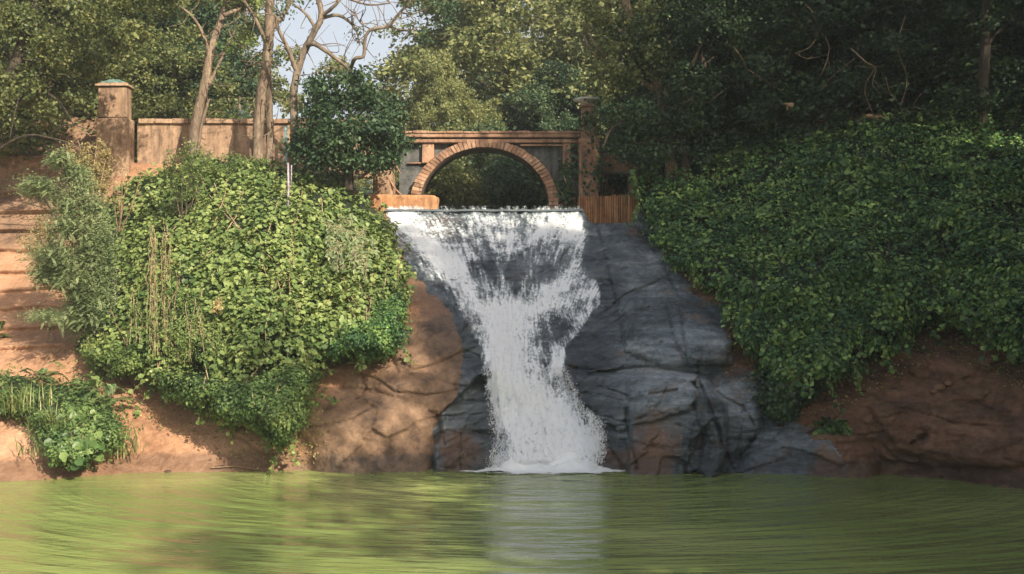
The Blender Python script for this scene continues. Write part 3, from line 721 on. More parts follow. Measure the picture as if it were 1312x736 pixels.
# low rounded ochre wall at the left of the crest
Yl = 25.7
lw = empty('low_wall', (wx_(515, Yl), Yl, wz_(270, Yl)), 'low round-edged ochre wall left of the waterfall crest', 'wall')
def rounded_block(x0, x1, y0, y1, z0, z1, r, seed, taper=0.):
    """soft-edged lump of masonry: superellipsoid with a worn surface"""
    nu, nvv = 48, 26; V = []
    c = np.array([(x0+x1)/2, (y0+y1)/2, (z0+z1)/2]); h = np.array([(x1-x0)/2, (y1-y0)/2, (z1-z0)/2])
    u = np.linspace(0, 2*math.pi, nu, endpoint=False); v = np.linspace(-math.pi/2, math.pi/2, nvv); U, W_ = np.meshgrid(u, v)
    f = lambda t, e: np.sign(t)*np.abs(t)**e
    X = f(np.cos(W_), r)*f(np.cos(U), r); Yy = f(np.cos(W_), r)*f(np.sin(U), r); Z = f(np.sin(W_), r)
    p = c+h*np.stack([X*(1-taper*(Z+1)/2), Yy, Z], -1); p += .02*np.stack([vnoise(p*4, seed), vnoise(p*4, seed+1), vnoise(p*4, seed+2)], -1)
    i = np.arange(nu*nvv).reshape(nvv, nu); j = np.roll(i, -1, 1)
    return p.reshape(-1, 3), np.stack([i[:-1], j[:-1], j[1:], i[1:]], -1).reshape(-1, 4)
mb = MB(); mb.add(*rounded_block(wx_(463, Yl), wx_(506, Yl), Yl-.35, Yl+.5, wz_(285, Yl), wz_(249.5, Yl), .32, 3)); mb.build('end_block', M_ORANGE, lw, True)
mb = MB(); mb.add(*rounded_block(wx_(497, Yl), wx_(561, Yl), Yl-.22, Yl+.45, wz_(274, Yl), wz_(250.5, Yl), .3, 9)); mb.build('wall_run', M_ORANGE, lw, True)
# upright rounded stone with driftwood roots
Ys = 26.2
st = empty('standing_stone', (wx_(491, Ys), Ys, wz_(250, Ys)), 'upright tan stone with a rounded top beside the left foot of the arch', 'stone')
mb = MB(); mb.add(*rounded_block(wx_(477, Ys), wx_(506, Ys), Ys-.2, Ys+.3, wz_(262, Ys), wz_(210, Ys), .42, 13, .12)); mb.build('stone_body', M_PLASTER, st, True)
dw = MB()
def p_(px, py, Y): return P(px, py, Y)
for line, r in [([(448,229),(462,227),(476,218),(488,212)], .05), ([(455,222),(466,224),(478,216)], .03), ([(488,212),(492,200),(500,206),(508,214),(513,222)], .055), ([(490,210),(486,203),(488,196)], .03),
                ([(497,207),(502,198),(505,194)], .03), ([(493,204),(496,197),(494,192)], .03), ([(505,212),(511,210),(515,213)], .02), ([(500,232),(508,244),(519,254)], .03), ([(478,218),(474,211),(476,206)], .02)]:
    a = P([q[0] for q in line], [q[1] for q in line], Ys-.15-RNG.uniform(0, .12, len(line))); a = spline(a, 5)
    dw.tube(a, np.linspace(r, r*.35, len(a))*(1+.25*RNG.normal(size=len(a))).clip(.6, 1.5), 7, rough=.12)
o = dw.build('driftwood_root', M_WOOD, None, True); tag(o, 'gnarled reddish driftwood root draped over the upright rounded stone', 'driftwood')

# ---------------------------------------------------------------- left wall with its tall pier
YW = 27.0
wl = empty('garden_wall', (wx_(280), YW, wz_(212)), 'long tan plastered wall with coping behind the left mound of creeper', 'wall')
mb = MB(); mb.box(wx_(178), wx_(480), YW-.12, YW+.2, wz_(228), wz_(160), .0, .1); mb.build('wall_face', M_PLASTER, wl)
mb = MB()
for k in range(14):
    a = wx_(180+k*21.5); mb.box(a+.004, a+21.5*PB-.004, YW-.19, YW+.27, wz_(160.), wz_(153.8)+RNG.uniform(-.008, .008), .003, RNG.uniform(-.6, .8), .015)
mb.build('coping', M_PLASTER, wl)
mb = MB(); mb.box(wx_(346), wx_(350), YW-.17, YW-.1, wz_(226), wz_(161), .002, .9, .008); mb.box(wx_(384), wx_(388), YW-.17, YW-.1, wz_(226), wz_(161), .002, .2, .008); mb.build('pilaster', M_PLASTER, wl)
pi = empty('gate_pier', (wx_(156), YW-.2, wz_(212)), 'tall square tan pier with a capstone at the left end of the wall', 'pillar')
mb = MB(); mb.box(wx_(132.5), wx_(173.5), YW-.5, YW-.05, wz_(240), wz_(155.6), .004, .2, .02); mb.build('pier_foot', M_PLASTER, pi)
mb = MB(); mb.box(wx_(134), wx_(170.5), YW-.46, YW-.09, wz_(155.1), wz_(115.5), .004, 0., .02); mb.build('pier_shaft', M_PLASTER, pi)
mb = MB(); mb.box(wx_(131.5), wx_(173), YW-.52, YW-.03, wz_(115.4), wz_(112.4), .003, .9, .01); mb.box(wx_(134), wx_(170.5), YW-.47, YW-.08, wz_(112.3), wz_(110.8), .002, .3, .008); mb.build('capstone', M_PLASTER, pi)
m, nt, N, L = new_mat('verdigris_metal'); p = principled(nt, ramp(nt, noise(nt, 12), [(.4, (.05, .12, .11)), (.6, (.16, .26, .22))]), .5); out(nt, p.outputs[0]); M_VERD = m
mb = MB(); z0 = wz_(110.7); cx0 = wx_(152.5); mb.add([[cx0-.33, YW-.46, z0], [cx0+.33, YW-.46, z0], [cx0+.33, YW-.09, z0], [cx0-.33, YW-.09, z0], [cx0-.12, YW-.32, z0+.10], [cx0+.12, YW-.32, z0+.10], [cx0+.12, YW-.22, z0+.10], [cx0-.12, YW-.22, z0+.10]],
    [[0, 1, 5, 4], [1, 2, 6, 5], [2, 3, 7, 6], [3, 0, 4, 7], [4, 5, 6, 7]]); mb.build('metal_cap', M_VERD, pi)
# darker bank wall running off to the left of the pier
dwl = empty('shaded_wall', (wx_(60, 27.6), 27.6, wz_(205)), 'low dark brown retaining wall under the trees at far left, beyond the pier', 'wall')
mb = MB(); mb.box(wx_(-260, 27.5), wx_(131, 27.5), 27.5, 27.9, wz_(262, 27.5), wz_(203, 27.5), 0, -.6); mb.build('wall_face', M_PLASTER, dwl)
mb = MB()
for k in range(18):
    a = wx_(-260+k*21.7, 27.5); mb.box(a+.004, a+.412, 27.44, 28., wz_(203, 27.5), wz_(200.4, 27.5), .003, RNG.uniform(-1, 0), .01)
mb.build('coping', M_PLASTER, dwl)
# posts
m, nt, N, L = new_mat('faded_blue_paint'); p = principled(nt, ramp(nt, noise(nt, 14), [(.35, (.12, .22, .24)), (.6, (.25, .38, .40))]), .6); out(nt, p.outputs[0])
mb = MB(); mb.box(wx_(364.4, 26.4), wx_(367.8, 26.4), 26.4, 26.46, wz_(215, 26.4), wz_(161, 26.4), .002, 0, .006); o = mb.build('fence_post', m, None); tag(o, 'narrow faded blue post against the wall near the forked tree', 'post')
m, nt, N, L = new_mat('weathered_white'); p = principled(nt, ramp(nt, noise(nt, 20), [(.35, (.16, .13, .16)), (.6, (.36, .31, .35))]), .6); out(nt, p.outputs[0])
ws = empty('stake', tuple(P(369, 262, 22.9)), 'thin pale lilac stake standing up out of the top of the creeper mound', 'stake')
mb = MB(); mb.tube(P([369, 369.5, 369], [272, 240, 209], [22.6, 22.65, 22.7]), [.026, .024, .02], 7, rough=.05); mb.build('shaft', m, ws, True)
mb = MB(); mb.tube(P([373, 373.5], [238, 212], [22.7, 22.75]), [.014, .012], 6); mb.build('side_rod', m, ws, True)
# fragment of tan wall glimpsed under the trees at right
o = None
fw = empty('far_wall', tuple(P(955, 195, 28.5)), 'sunlit tan wall glimpsed through gaps under the dark trees at right', 'wall')
mb = MB(); mb.box(wx_(835, 28.5), wx_(1000, 28.5), 28.5, 28.8, wz_(215, 28.5), wz_(150, 28.5), 0, .4, .02); mb.build('wall_face', M_ORANGE, fw)
mb = MB(); mb.box(wx_(834, 28.5), wx_(1001, 28.5), 28.44, 28.86, wz_(149.8, 28.5), wz_(146, 28.5), 0, .1, .012); mb.build('coping', M_ORANGE, fw)
# ================================================================ plants
LM = {
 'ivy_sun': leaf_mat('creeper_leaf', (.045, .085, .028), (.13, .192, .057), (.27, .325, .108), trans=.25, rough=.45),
 'ivy_dark': leaf_mat('ivy_leaf', (.018, .050, .026), (.06, .14, .05), (.25, .37, .10), trans=.18, rough=.42),  # light tone raised to paint sunlit patches on the shaded ivy
 'ivy_mid': leaf_mat('small_creeper_leaf', (.035, .07, .025), (.085, .145, .045), (.17, .23, .07), (.30, .26, .10), trans=.22),
 'fine': leaf_mat('fine_leaf', (.05, .085, .025), (.12, .18, .05), (.22, .28, .09), (.34, .26, .10), trans=.3),
 'grey': leaf_mat('feathery_leaf', (.075, .115, .05), (.17, .225, .10), (.29, .34, .17), trans=.25),
 'dry': leaf_mat('dry_leaf', (.14, .10, .04), (.27, .22, .09), (.40, .34, .15), trans=.3),
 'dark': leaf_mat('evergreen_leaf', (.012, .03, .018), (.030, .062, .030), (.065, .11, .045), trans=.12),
 'olive': leaf_mat('olive_leaf', (.035, .055, .02), (.10, .13, .048), (.22, .235, .085), (.34, .25, .08), trans=.3),
 'far': leaf_mat('far_leaf', (.07, .10, .04), (.165, .195, .075), (.30, .30, .12), trans=.3, patch=.35),
 'fargreen': leaf_mat('far_green_leaf', (.022, .055, .035), (.055, .10, .055), (.12, .17, .075), trans=.25, patch=.35),
 'plant': leaf_mat('broad_leaf', (.03, .07, .025), (.085, .15, .045), (.17, .24, .075), trans=.25, rough=.4),
 'grass': leaf_mat('reed_blade', (.06, .09, .03), (.14, .19, .06), (.28, .30, .12), (.42, .36, .18), trans=.3),
}
BARK = {'tan': bark_mat('tan_bark', (.06, .045, .035), (.28, .21, .15)), 'dark': bark_mat('dark_bark', (.02, .017, .014), (.09, .07, .055)), 'grey': bark_mat('grey_bark', (.07, .06, .05), (.26, .20, .15)),
        'twig': bark_mat('dry_twig', (.15, .10, .06), (.42, .31, .20))}
def hedge_sheet(poly, T, edge, step=4., lump=.25, seed=0, lumps=(1.1, 2.6), top_lift=0.):
    """surface of a mass of creeper hanging on the bank inside a pixel outline, T metres thick"""
    pa = np.array(poly, float); x = np.arange(pa[:, 0].min()-8, pa[:, 0].max()+9, step); y = np.arange(pa[:, 1].min()-8, pa[:, 1].max()+9, step)
    X, Y = np.meshgrid(x, y); D0 = terr_at(X, np.clip(Y, brow(X)+1, None)); p0 = P(X, Y, D0)
    s = sdf(X, Y, poly)+9*vnoise(p0*1.7, seed+1)+7*vnoise(p0*4.5, seed+2)+4*vnoise(p0*9, seed+6)
    k = np.clip(s/edge, 0, 1); th = T*np.sqrt(1-(1-k)**2)+.08
    q = P(X, Y, D0-th)
    D = D0-th-lump*k*(.75*vnoise(q*lumps[0], seed+3)+.5*vnoise(q*lumps[1], seed+4)+.22*vnoise(q*5.5, seed+5))
    W = P(X, Y, D); gx = np.gradient(W, axis=1); gy = np.gradient(W, axis=0); Nn = norm(np.cross(gx, gy)); Nn *= -np.sign(Nn[..., 1:2])
    return dict(x=x, y=y, s=s, W=W, N=Nn, D0=D0)
def bil(G, sh, px, py):
    u = (px-sh['x'][0])/(sh['x'][1]-sh['x'][0]); v = (py-sh['y'][0])/(sh['y'][1]-sh['y'][0])
    a = np.clip(u.astype(int), 0, len(sh['x'])-2); b = np.clip(v.astype(int), 0, len(sh['y'])-2); u = u-a; v = v-b
    if G.ndim == 3: u = u[:, None]; v = v[:, None]
    return G[b, a]*(1-u)*(1-v)+G[b, a+1]*u*(1-v)+G[b+1, a]*(1-u)*v+G[b+1, a+1]*u*v
def hedge_leaves(sh, n, size, shape=ROUND, depth=.35, droop=.8, tilt=.45, upb=.35, mask=None, clus=0):
    px = RNG.uniform(sh['x'][0], sh['x'][-1], n*3); py = RNG.uniform(sh['y'][0], sh['y'][-1], n*3)
    s = bil(sh['s'], sh, px, py); ok = s > 0
    w_ = bil(sh['W'], sh, px, py); ok &= RNG.random(len(px)) < np.clip(.72+1.5*fbm(w_*2.6, 3, 77), .08, 1)
    if mask is not None: ok &= RNG.random(len(px)) < mask(px, py)
    px, py = px[ok][:n], py[ok][:n]; n = len(px)
    c = bil(sh['W'], sh, px, py); nn = norm(bil(sh['N'], sh, px, py))
    dd = RNG.random(n)**2*depth
    c = c-nn*dd[:, None]+nn*RNG.exponential(.035, n)[:, None]
    nr = norm(nn+RNG.normal(0, tilt, (n, 3))+np.array([0, 0, upb])); tp = np.array([0, 0, -droop])+RNG.normal(0, .5, (n, 3))+nn*.25
    sz = size*np.clip(np.exp(RNG.normal(0, .3, n)), .5, 1.5)
    t = np.clip(RNG.random(n)*.7+.3*vnoise(c*3., 3)+.15-.5*dd/depth*0, 0, 1)
    return leaves(c, nr, tp, sz, shape, t)
def hedge_core(sh, mat, parent, off=.28, name='stems'):  # one continuous dark sheet behind the leaves, not separate stems
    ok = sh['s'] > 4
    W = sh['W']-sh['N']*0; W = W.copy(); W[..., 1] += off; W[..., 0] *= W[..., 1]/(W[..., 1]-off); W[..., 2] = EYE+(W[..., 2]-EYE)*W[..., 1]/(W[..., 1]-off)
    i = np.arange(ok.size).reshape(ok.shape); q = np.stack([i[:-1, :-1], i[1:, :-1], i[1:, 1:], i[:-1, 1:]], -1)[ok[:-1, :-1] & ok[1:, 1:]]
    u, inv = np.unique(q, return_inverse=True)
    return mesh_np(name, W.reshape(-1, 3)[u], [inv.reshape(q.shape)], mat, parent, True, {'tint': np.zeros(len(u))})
M_UNDER = leaf_mat('inner_shade_backing', (.012, .018, .01), (.025, .04, .018), (.045, .07, .028), trans=0., patch=6)  # backing hides the clay; its near-black stands in for shade between leaves
def runners(sh, n, ln, r, mat, parent, name='stem', down=1.):
    """creeping stems over the mass"""
    mb = MB(); H = sh['s']
    for k in range(n):
        x = RNG.uniform(sh['x'][0]+10, sh['x'][-1]-10); y = RNG.uniform(sh['y'][0]+10, sh['y'][-1]-10); pts = []
        dx = RNG.normal(0, .5); dy = down
        for i in range(ln):
            if bil(H, sh, np.array([x]), np.array([y]))[0] < 6: break
            w = bil(sh['W'], sh, np.array([x]), np.array([y]))[0]+bil(sh['N'], sh, np.array([x]), np.array([y]))[0]*RNG.uniform(.0, .05); pts.append(w)
            dx += RNG.normal(0, .25); x += dx*4; y += dy*8
        if len(pts) > 4: mb.tube(pts, np.linspace(r, r*.5, len(pts)), 5, cap=False)
    if mb.V: return mb.build(name, mat, parent, True)

# ---- the big left mound: round-leaved creeper
HL = [(108,300),(140,250),(178,222),(230,212),(300,206),(370,210),(430,222),(470,246),(495,268),(508,300),(521,345),(524,395),(512,440),(480,458),(452,450),(428,455),(402,475),(398,505),(385,535),(362,570),(345,566),(318,545),(270,528),(225,512),(192,492),(160,474),(118,472),(104,456),(112,420),(100,370)]
sh = hedge_sheet(HL, 1.5, 80, lump=.7, seed=200)
cr = empty('creeper_mound', tuple(P(310, 480, 20.3)), 'large bright green mound of round-leaved creeper covering the bank left of the falls', 'creeper')
leafy = lambda x, y: np.clip(1.15-sstep(430, 500, y)*.9, .15, 1)
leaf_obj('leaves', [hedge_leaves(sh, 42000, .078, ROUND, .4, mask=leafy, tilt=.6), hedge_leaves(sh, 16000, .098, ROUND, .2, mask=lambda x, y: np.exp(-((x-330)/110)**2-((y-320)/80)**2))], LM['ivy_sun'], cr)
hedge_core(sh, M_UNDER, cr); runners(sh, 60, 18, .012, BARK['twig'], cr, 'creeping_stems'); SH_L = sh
def patch(poly, T, edge, n, size, shape, mat, name, label, cat, depth=.3, lump=.2, seed=0, stems=0, step=4., group=None, **kw):
    sh = hedge_sheet(poly, T, edge, lump=lump, seed=seed, step=step)
    e = empty(name, tuple(P(np.mean([q[0] for q in poly]), max(q[1] for q in poly), float(np.mean(sh['D0'])))), label, cat, group)
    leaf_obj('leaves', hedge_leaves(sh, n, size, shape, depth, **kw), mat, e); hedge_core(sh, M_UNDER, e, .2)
    if stems: runners(sh, stems, 14, .008, BARK['twig'], e, 'creeping_stems')
    return sh
patch([(185,330),(215,300),(250,310),(265,360),(300,420),(300,475),(250,480),(205,470),(185,430),(178,380)], 1.95, 50, 14000, .045, DIA, LM['fine'], 'fine_leaved_shrub', 'pale green fine-leaved shrub trailing down the middle of the creeper mound', 'shrub', lump=.3, seed=230, stems=20)
patch([(225,225),(240,200),(300,196),(345,203),(352,225),(300,240),(250,240)], 1.35, 26, 9000, .05, DIA, LM['fine'], 'wispy_shrub', 'wispy grey-green shrub along the top of the creeper mound below the wall', 'shrub', lump=.3, seed=240, stems=10)
patch([(185,470),(240,462),(310,470),(380,455),(420,452),(402,480),(400,508),(388,538),(364,573),(344,570),(318,548),(270,530),(222,514)], 1.7, 40, 26000, .055, DIA, LM['ivy_mid'], 'ground_ivy', 'small-leaved ivy spilling down to the clay under the creeper mound', 'creeper', lump=.35, seed=250, stems=20)
patch([(420,455),(430,410),(470,385),(515,375),(525,400),(516,440),(492,459),(465,459),(445,450)], 1.75, 34, 15000, .05, DIA, LM['ivy_dark'], 'clipped_shrub', 'dense dark rounded shrub at the lower right corner of the creeper mound', 'shrub', lump=.2, seed=260)
patch([(108,452),(130,438),(165,440),(185,455),(182,474),(140,476),(110,472)], 1.3, 22, 7000, .05, DIA, LM['fine'], 'low_shrub', 'low pale fine-leaved shrub at the lower left edge of the creeper mound', 'shrub', lump=.2, seed=270)

def shoots(sh, n, ln, mat, parent, ls=.06, top=False):
    px = RNG.uniform(sh['x'][0], sh['x'][-1], n*6); py = RNG.uniform(sh['y'][0], sh['y'][-1], n*6); s = bil(sh['s'], sh, px, py); ok = (s > 2) & ((px < 1400))
    if top: ok &= (s < 30)
    px, py = px[ok][:n], py[ok][:n]; c = bil(sh['W'], sh, px, py); nn = norm(bil(sh['N'], sh, px, py)); mb = MB(); ps = []
    for k in range(len(c)):
        L_ = ln*RNG.uniform(.4, 1.2); d = norm(nn[k]*.8+RNG.normal(0, .5, 3)+[0, 0, .5 if RNG.random() < .6 else -.7]); dr = RNG.uniform(.1, .7)
        t = np.linspace(0, 1, 7)[:, None]; s_ = c[k]+d*t*L_-np.array([0, 0, 1.])*dr*L_*t*t; mb.tube(s_, np.linspace(.006, .003, 7), 4, cap=False)
        m_ = int(26*L_/.4)+6; i = RNG.integers(0, 7, m_); ps.append(leaves(s_[i]+RNG.normal(0, .02, (m_, 3)), rdir(m_)+nn[k]+[0, 0, .5], rdir(m_)+[0, 0, -.3], ls*np.exp(RNG.normal(0, .3, m_)), ROUND))
    leaf_obj('shoot_leaves', ps, mat, parent); tag(mb.build('trailing_stems', BARK['twig'], parent, True), kind='stuff')
shoots(SH_L, 150, .42, LM['ivy_sun'], cr); shoots(SH_L, 90, .5, LM['ivy_sun'], cr, top=True)
# ---- hanging vines and drooping fronds on the mound
def hang(parent, name, x0, y0, y1, n, spread, mat, wl=.05, w=.3, out_=.22, shp=LONG):
    parts = []; mb = MB()
    for k in range(n):
        x = x0+RNG.normal(0, spread); ys = np.linspace(y0+RNG.uniform(-12, 12), y1+RNG.uniform(-35, 5), 16); x_ = x+np.cumsum(RNG.normal(0, .9, 16))
        w_ = bil(SH_L['W'], SH_L, x_, ys)-np.array([0, out_+RNG.uniform(0, .15), 0])
        w_[:, 1] = np.minimum.accumulate(w_[:, 1])
        mb.tube(w_, .006, 4, cap=False)
        m_ = 70; t = RNG.uniform(0, 15, m_); i = t.astype(int).clip(0, 14); c = w_[i]+(w_[i+1]-w_[i])*(t-i)[:, None]
        parts.append(leaves(c+RNG.normal(0, .015, (m_, 3)), RNG.normal(0, .6, (m_, 3))+[0, -1, .3], RNG.normal(0, .4, (m_, 3))+[0, 0, -1], wl*np.exp(RNG.normal(0, .3, m_)), shp))
    leaf_obj('leaves', parts, mat, parent); mb.build('stem', BARK['twig'], parent, True)
for (x, y0, y1, n, sp, lab) in [(202, 300, 455, 12, 3, 'longest pale hanging vine, near the left of the creeper mound'), (218, 300, 445, 7, 5, 'loose hanging vine just right of the longest one on the mound'),
                                (180, 385, 440, 6, 3, 'short hanging vine at the left edge of the creeper mound'), (262, 400, 450, 7, 5, 'short vine trailing from the pale fine-leaved shrub')]:
    v = empty('hanging_vine', tuple(P(x, y0, 22.5)), lab, 'vine', 'vines hanging down the creeper mound'); hang(v, 'v', x, y0, y1, n, sp, LM['fine'], .06)
for (x, y0, y1, n, lab) in [(432, 290, 345, 22, 'drooping fern-like fronds near the right edge of the creeper mound'), (466, 300, 360, 16, 'narrow curtain of hanging fronds rightmost on the creeper mound'), (449, 285, 330, 12, 'short tuft of hanging fronds between two longer curtains')]:
    v = empty('drooping_frond', tuple(P(x, y0, 22.)), lab, 'fern', 'fronds hanging from the creeper mound'); hang(v, 'v', x, y0, y1, n, 6, LM['grey'], .09, out_=.2)
o = hang
v = empty('seed_spike', tuple(P(292, 430, 20.6)), 'tan dried seed spike hanging in the lower middle of the creeper mound', 'dried plant')
hang(v, 'v', 291, 385, 422, 3, 2.5, LM['dry'], .05, out_=.35, shp=ROUND)

# ---- feathery sprays: curved rachis carrying small leaflets
def frond(p0, d, length, n, ll, droop=.5, width=None, up=np.array([0, 0, 1.]), shp=LONG, taper=True):
    d = norm(np.asarray(d, float)); side = norm(np.cross(d, up)); nn = np.cross(side, d)
    t = np.repeat(np.linspace(.12, 1, n//2), 2); sgn = np.tile([-1., 1.], n//2)
    c = np.asarray(p0)+d*(t*length)[:, None]-np.array([0, 0, 1.])*(droop*length*t*t)[:, None]
    tang = norm(d[None]-np.array([0, 0, 2*droop])[None]*t[:, None])
    T = norm(side[None]*sgn[:, None]+tang*.55); N_ = norm(np.cross(T, tang))*sgn[:, None]
    N_ = N_*np.sign(N_[:, 2:3]+1e-6)+RNG.normal(0, .15, c.shape)
    sz = ll*(np.sin(np.clip(t, .05, 1)*math.pi*.93)*.75+.3) if taper else np.full(len(t), ll)
    return c, N_, T, sz
def frond_set(specs, shp=LONG):
    cs = [frond(*a, **k) for a, k in specs]; c, n_, t, s = [np.concatenate([q[i] for q in cs]) for i in range(4)]
    tint = np.concatenate([np.clip(RNG.uniform(.1, .9)+RNG.normal(0, .1, len(q[0])), 0, 1) for q in cs])
    return leaves(c, n_, t, s, shp, tint)
ac = empty('feathery_shrub', tuple(P(110, 455, 20.8)), 'tall grey-green feathery-leaved shrub leaning out at the left of the mound', 'shrub')
specs = []; mb = MB(); Ya = 20.6; root = P(135, 440, 21.6)
for (cx_0, cy_0, rx, ry, dY) in [(78,205,16,13,0),(95,222,14,10,.1),(50,240,26,15,-.2),(88,262,20,18,.2),(105,235,16,22,.4),(118,268,20,20,.1),(92,290,30,18,-.1),(75,330,34,22,-.3),(95,360,34,20,-.3),(120,320,24,24,0),(70,405,36,9,-.4),(105,415,26,14,-.2),(110,390,26,16,0),(128,300,18,20,.3),(60,352,20,16,-.2),(135,345,14,24,.2)]:
    c0 = P(cx_0, cy_0, Ya+dY); sc = Ya/F
    mid = (root+c0)/2+np.array([0.25, .1, -.15]); s_ = spline([root, mid, c0-[0, 0, .05]], 6); mb.tube(s_, np.linspace(.035, .012, len(s_)), 6)
    for k in range(int(rx*ry/4.5)+14):
        d = RNG.normal(0, 1, 3)*[1, .8, .45]+[-.5, -.5, .35]; p0 = c0+RNG.normal(0, .42, 3)*[rx*sc, rx*sc*.8, ry*sc]
        specs.append(((p0, d, RNG.uniform(.16, .30), 44, .030), dict(droop=RNG.uniform(.25, .6))))
NARROW = (LONG[0]*np.array([.8, 1, 1]), LONG[1])
bl_ = [(78,205,16,13),(95,222,14,10),(50,240,26,15),(88,262,20,18),(105,235,16,22),(118,268,20,20),(92,290,30,18),(75,330,34,22),(95,360,34,20),(120,320,24,24),(70,405,36,9),(105,415,26,14),(110,390,26,16),(128,300,18,20),(60,352,20,16),(135,345,14,24),(130,390,20,30)]
ps = [frond_set(specs, NARROW)]
for x, y, rx, ry in bl_:
    n = int(rx*ry*8); c = P(x, y, Ya+.15)+RNG.normal(0, .5, (n, 3))*[rx*Ya/F, rx*Ya/F*.7, ry*Ya/F]; nn_ = norm(RNG.normal(0, .6, (n, 3))+[-.1, -.5, .9])
    ps.append(leaves(c, nn_, RNG.normal(0, .5, (n, 3))+[-.6, -.2, -.2], .034*np.exp(RNG.normal(0, .25, n)), LONG, np.clip(.5+.5*vnoise(c*5, 3), 0, 1)))
leaf_obj('fronds', ps, LM['grey'], ac); mb.build('branches', BARK['dark'], ac, True)

def twiggy(name, label, cat, base, tips, mat, bark, nl, ls, r0=.02, spread=.12, group=None, shape=DIA, leafname='leaves', extra=6):
    """open shrub: stems from the base to each tip, side twigs, loose leaves"""
    e = empty(name, tuple(base), label, cat, group); mb = MB(); parts = []
    for tp in tips:
        tp = np.asarray(tp); mid = base+(tp-base)*.5+RNG.normal(0, .06, 3); s_ = spline([base, mid, tp], 7); mb.tube(s_, np.linspace(r0, r0*.3, len(s_)), 6)
        for k in range(extra):
            t = RNG.uniform(.45, 1); a = s_[int(t*(len(s_)-1))]; b = a+norm(RNG.normal(0, 1, 3)+[0, -.2, .8])*RNG.uniform(.12, .34)
            mb.tube([a, (a+b)/2+RNG.normal(0, .02, 3), b], [r0*.35, r0*.25, r0*.12], 4, cap=False)
            m_ = nl//extra; u = RNG.random(m_)[:, None]**.6
            parts.append(leaves(a+(b-a)*u+RNG.normal(0, spread*.4, (m_, 3)), rdir(m_)+[0, -.3, .6], rdir(m_)+[0, 0, .2], ls*np.exp(RNG.normal(0, .25, m_)), shape))
    leaf_obj(leafname, parts, mat, e); mb.build('stems', bark, e, True); return e
b0 = P(122, 290, 22.2)
twiggy('dry_shrub', 'dry golden-leaved shrub with bare reddish stems in front of the pier', 'shrub', b0, [P(x, y, 22.6+RNG.uniform(-.3, .3)) for x, y in [(90,192),(100,180),(112,186),(125,178),(138,190),(95,200),(130,200),(118,205),(140,205),(105,196),(84,184)]], LM['dry'], BARK['twig'], 320, .05, .016, extra=9)
twiggy('dead_shrub', 'brown dried twiggy branch hanging at the far left edge of the feathery shrub', 'shrub', P(85, 330, 21.2), [P(x, y, 20.9+RNG.uniform(-.3, .3)) for x, y in [(45,275),(35,300),(28,318),(48,290),(60,300),(25,310),(40,325)]], LM['dry'], BARK['twig'], 130, .045, .012, extra=7)
twiggy('dry_stalk_clump', 'clump of upright bare tan stalks at the left of the creeper mound', 'dried plant', P(152, 300, 23.), [P(x, y, 22.6) for x, y in [(157,216),(150,240),(163,232),(181,224),(146,232)]], LM['dry'], BARK['twig'], 24, .05, .02, extra=3)
twiggy('sapling', 'spindly sapling with bare upright twigs rising in front of the wall', 'sapling', P(236, 300, 23.2), [P(x, y, 22.5+RNG.uniform(-.3, .3)) for x, y in [(238,186),(225,192),(250,190),(215,200),(262,198),(244,205),(230,212),(270,190),(208,205)]], LM['fine'], BARK['grey'], 220, .05, .014, extra=7)

# ---- right: great wall of ivy
HR = [(806,232),(812,212),(840,202),(905,180),(960,160),(1020,152),(1080,160),(1150,143),(1240,134),(1330,140),(1500,130),(1800,120),(1900,500),(1600,520),(1400,470),(1318,462),(1290,452),(1255,432),(1210,410),(1170,428),(1130,452),(1085,478),(1040,492),(1000,500),(975,470),(948,440),(944,418),(918,385),(880,352),(850,330),(830,300),(812,262)]
sh = hedge_sheet(HR, 1.2, 60, lump=.6, seed=300, step=5, lumps=(.8, 2.2))
iv = empty('ivy_bank', tuple(P(1080, 470, 19.4)), 'huge dark green ivy thicket covering the whole bank right of the falls', 'ivy')
inn = lambda x, y: np.where(x < 1360, 1., .25)
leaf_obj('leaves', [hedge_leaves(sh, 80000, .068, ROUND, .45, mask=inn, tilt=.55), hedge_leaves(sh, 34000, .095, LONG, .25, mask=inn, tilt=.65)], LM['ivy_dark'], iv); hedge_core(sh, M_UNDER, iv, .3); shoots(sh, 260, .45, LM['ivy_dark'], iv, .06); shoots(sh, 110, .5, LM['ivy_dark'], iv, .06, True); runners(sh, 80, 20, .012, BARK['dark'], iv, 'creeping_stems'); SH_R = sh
patch([(975,470),(1010,470),(1060,480),(1040,500),(1045,508),(1015,528),(990,532),(968,510)], .55, 26, 7000, .055, ROUND, LM['dark'], 'trailing_ivy', 'dark ivy tongue trailing down to the boulder below the right thicket', 'creeper', lump=.2, seed=320, stems=8)

# ---- plants on the clay and in the rock
def blades(base, n, ln, w, spread, lean=.5, d0=None):
    V = []; Q = []; A = []; c = 0; seg = 7
    for k in range(n):
        b = base+RNG.normal(0, 1, 3)*[spread, spread*.7, spread*.2]; a = RNG.uniform(0, 2*math.pi); o_ = np.array([math.cos(a), math.sin(a)-.4, 0])*lean*RNG.uniform(.3, 1.2)
        if d0 is not None: o_ = o_+d0
        L_ = ln*RNG.uniform(.55, 1.15); t = np.linspace(0, 1, seg+1)[:, None]; ctr = b+L_*(np.array([0, 0, 1.])*(t-.62*np.linalg.norm(o_)*t*t)+o_*t*t*.9)
        sd_ = norm(np.cross(o_+[1e-3, 0, 0], [0, 0, 1.])); ww = w*(1-t**1.6)*(.35+.65*np.minimum(1, t*4)); V.append(ctr-sd_*ww); V.append(ctr+sd_*ww)
        i = np.arange(seg); Q.append(np.stack([c+i, c+i+1, c+seg+2+i, c+seg+1+i], -1)); c += 2*(seg+1); A.append(np.full(2*(seg+1), RNG.random()))
    return np.concatenate(V), np.concatenate(Q), np.concatenate(A)
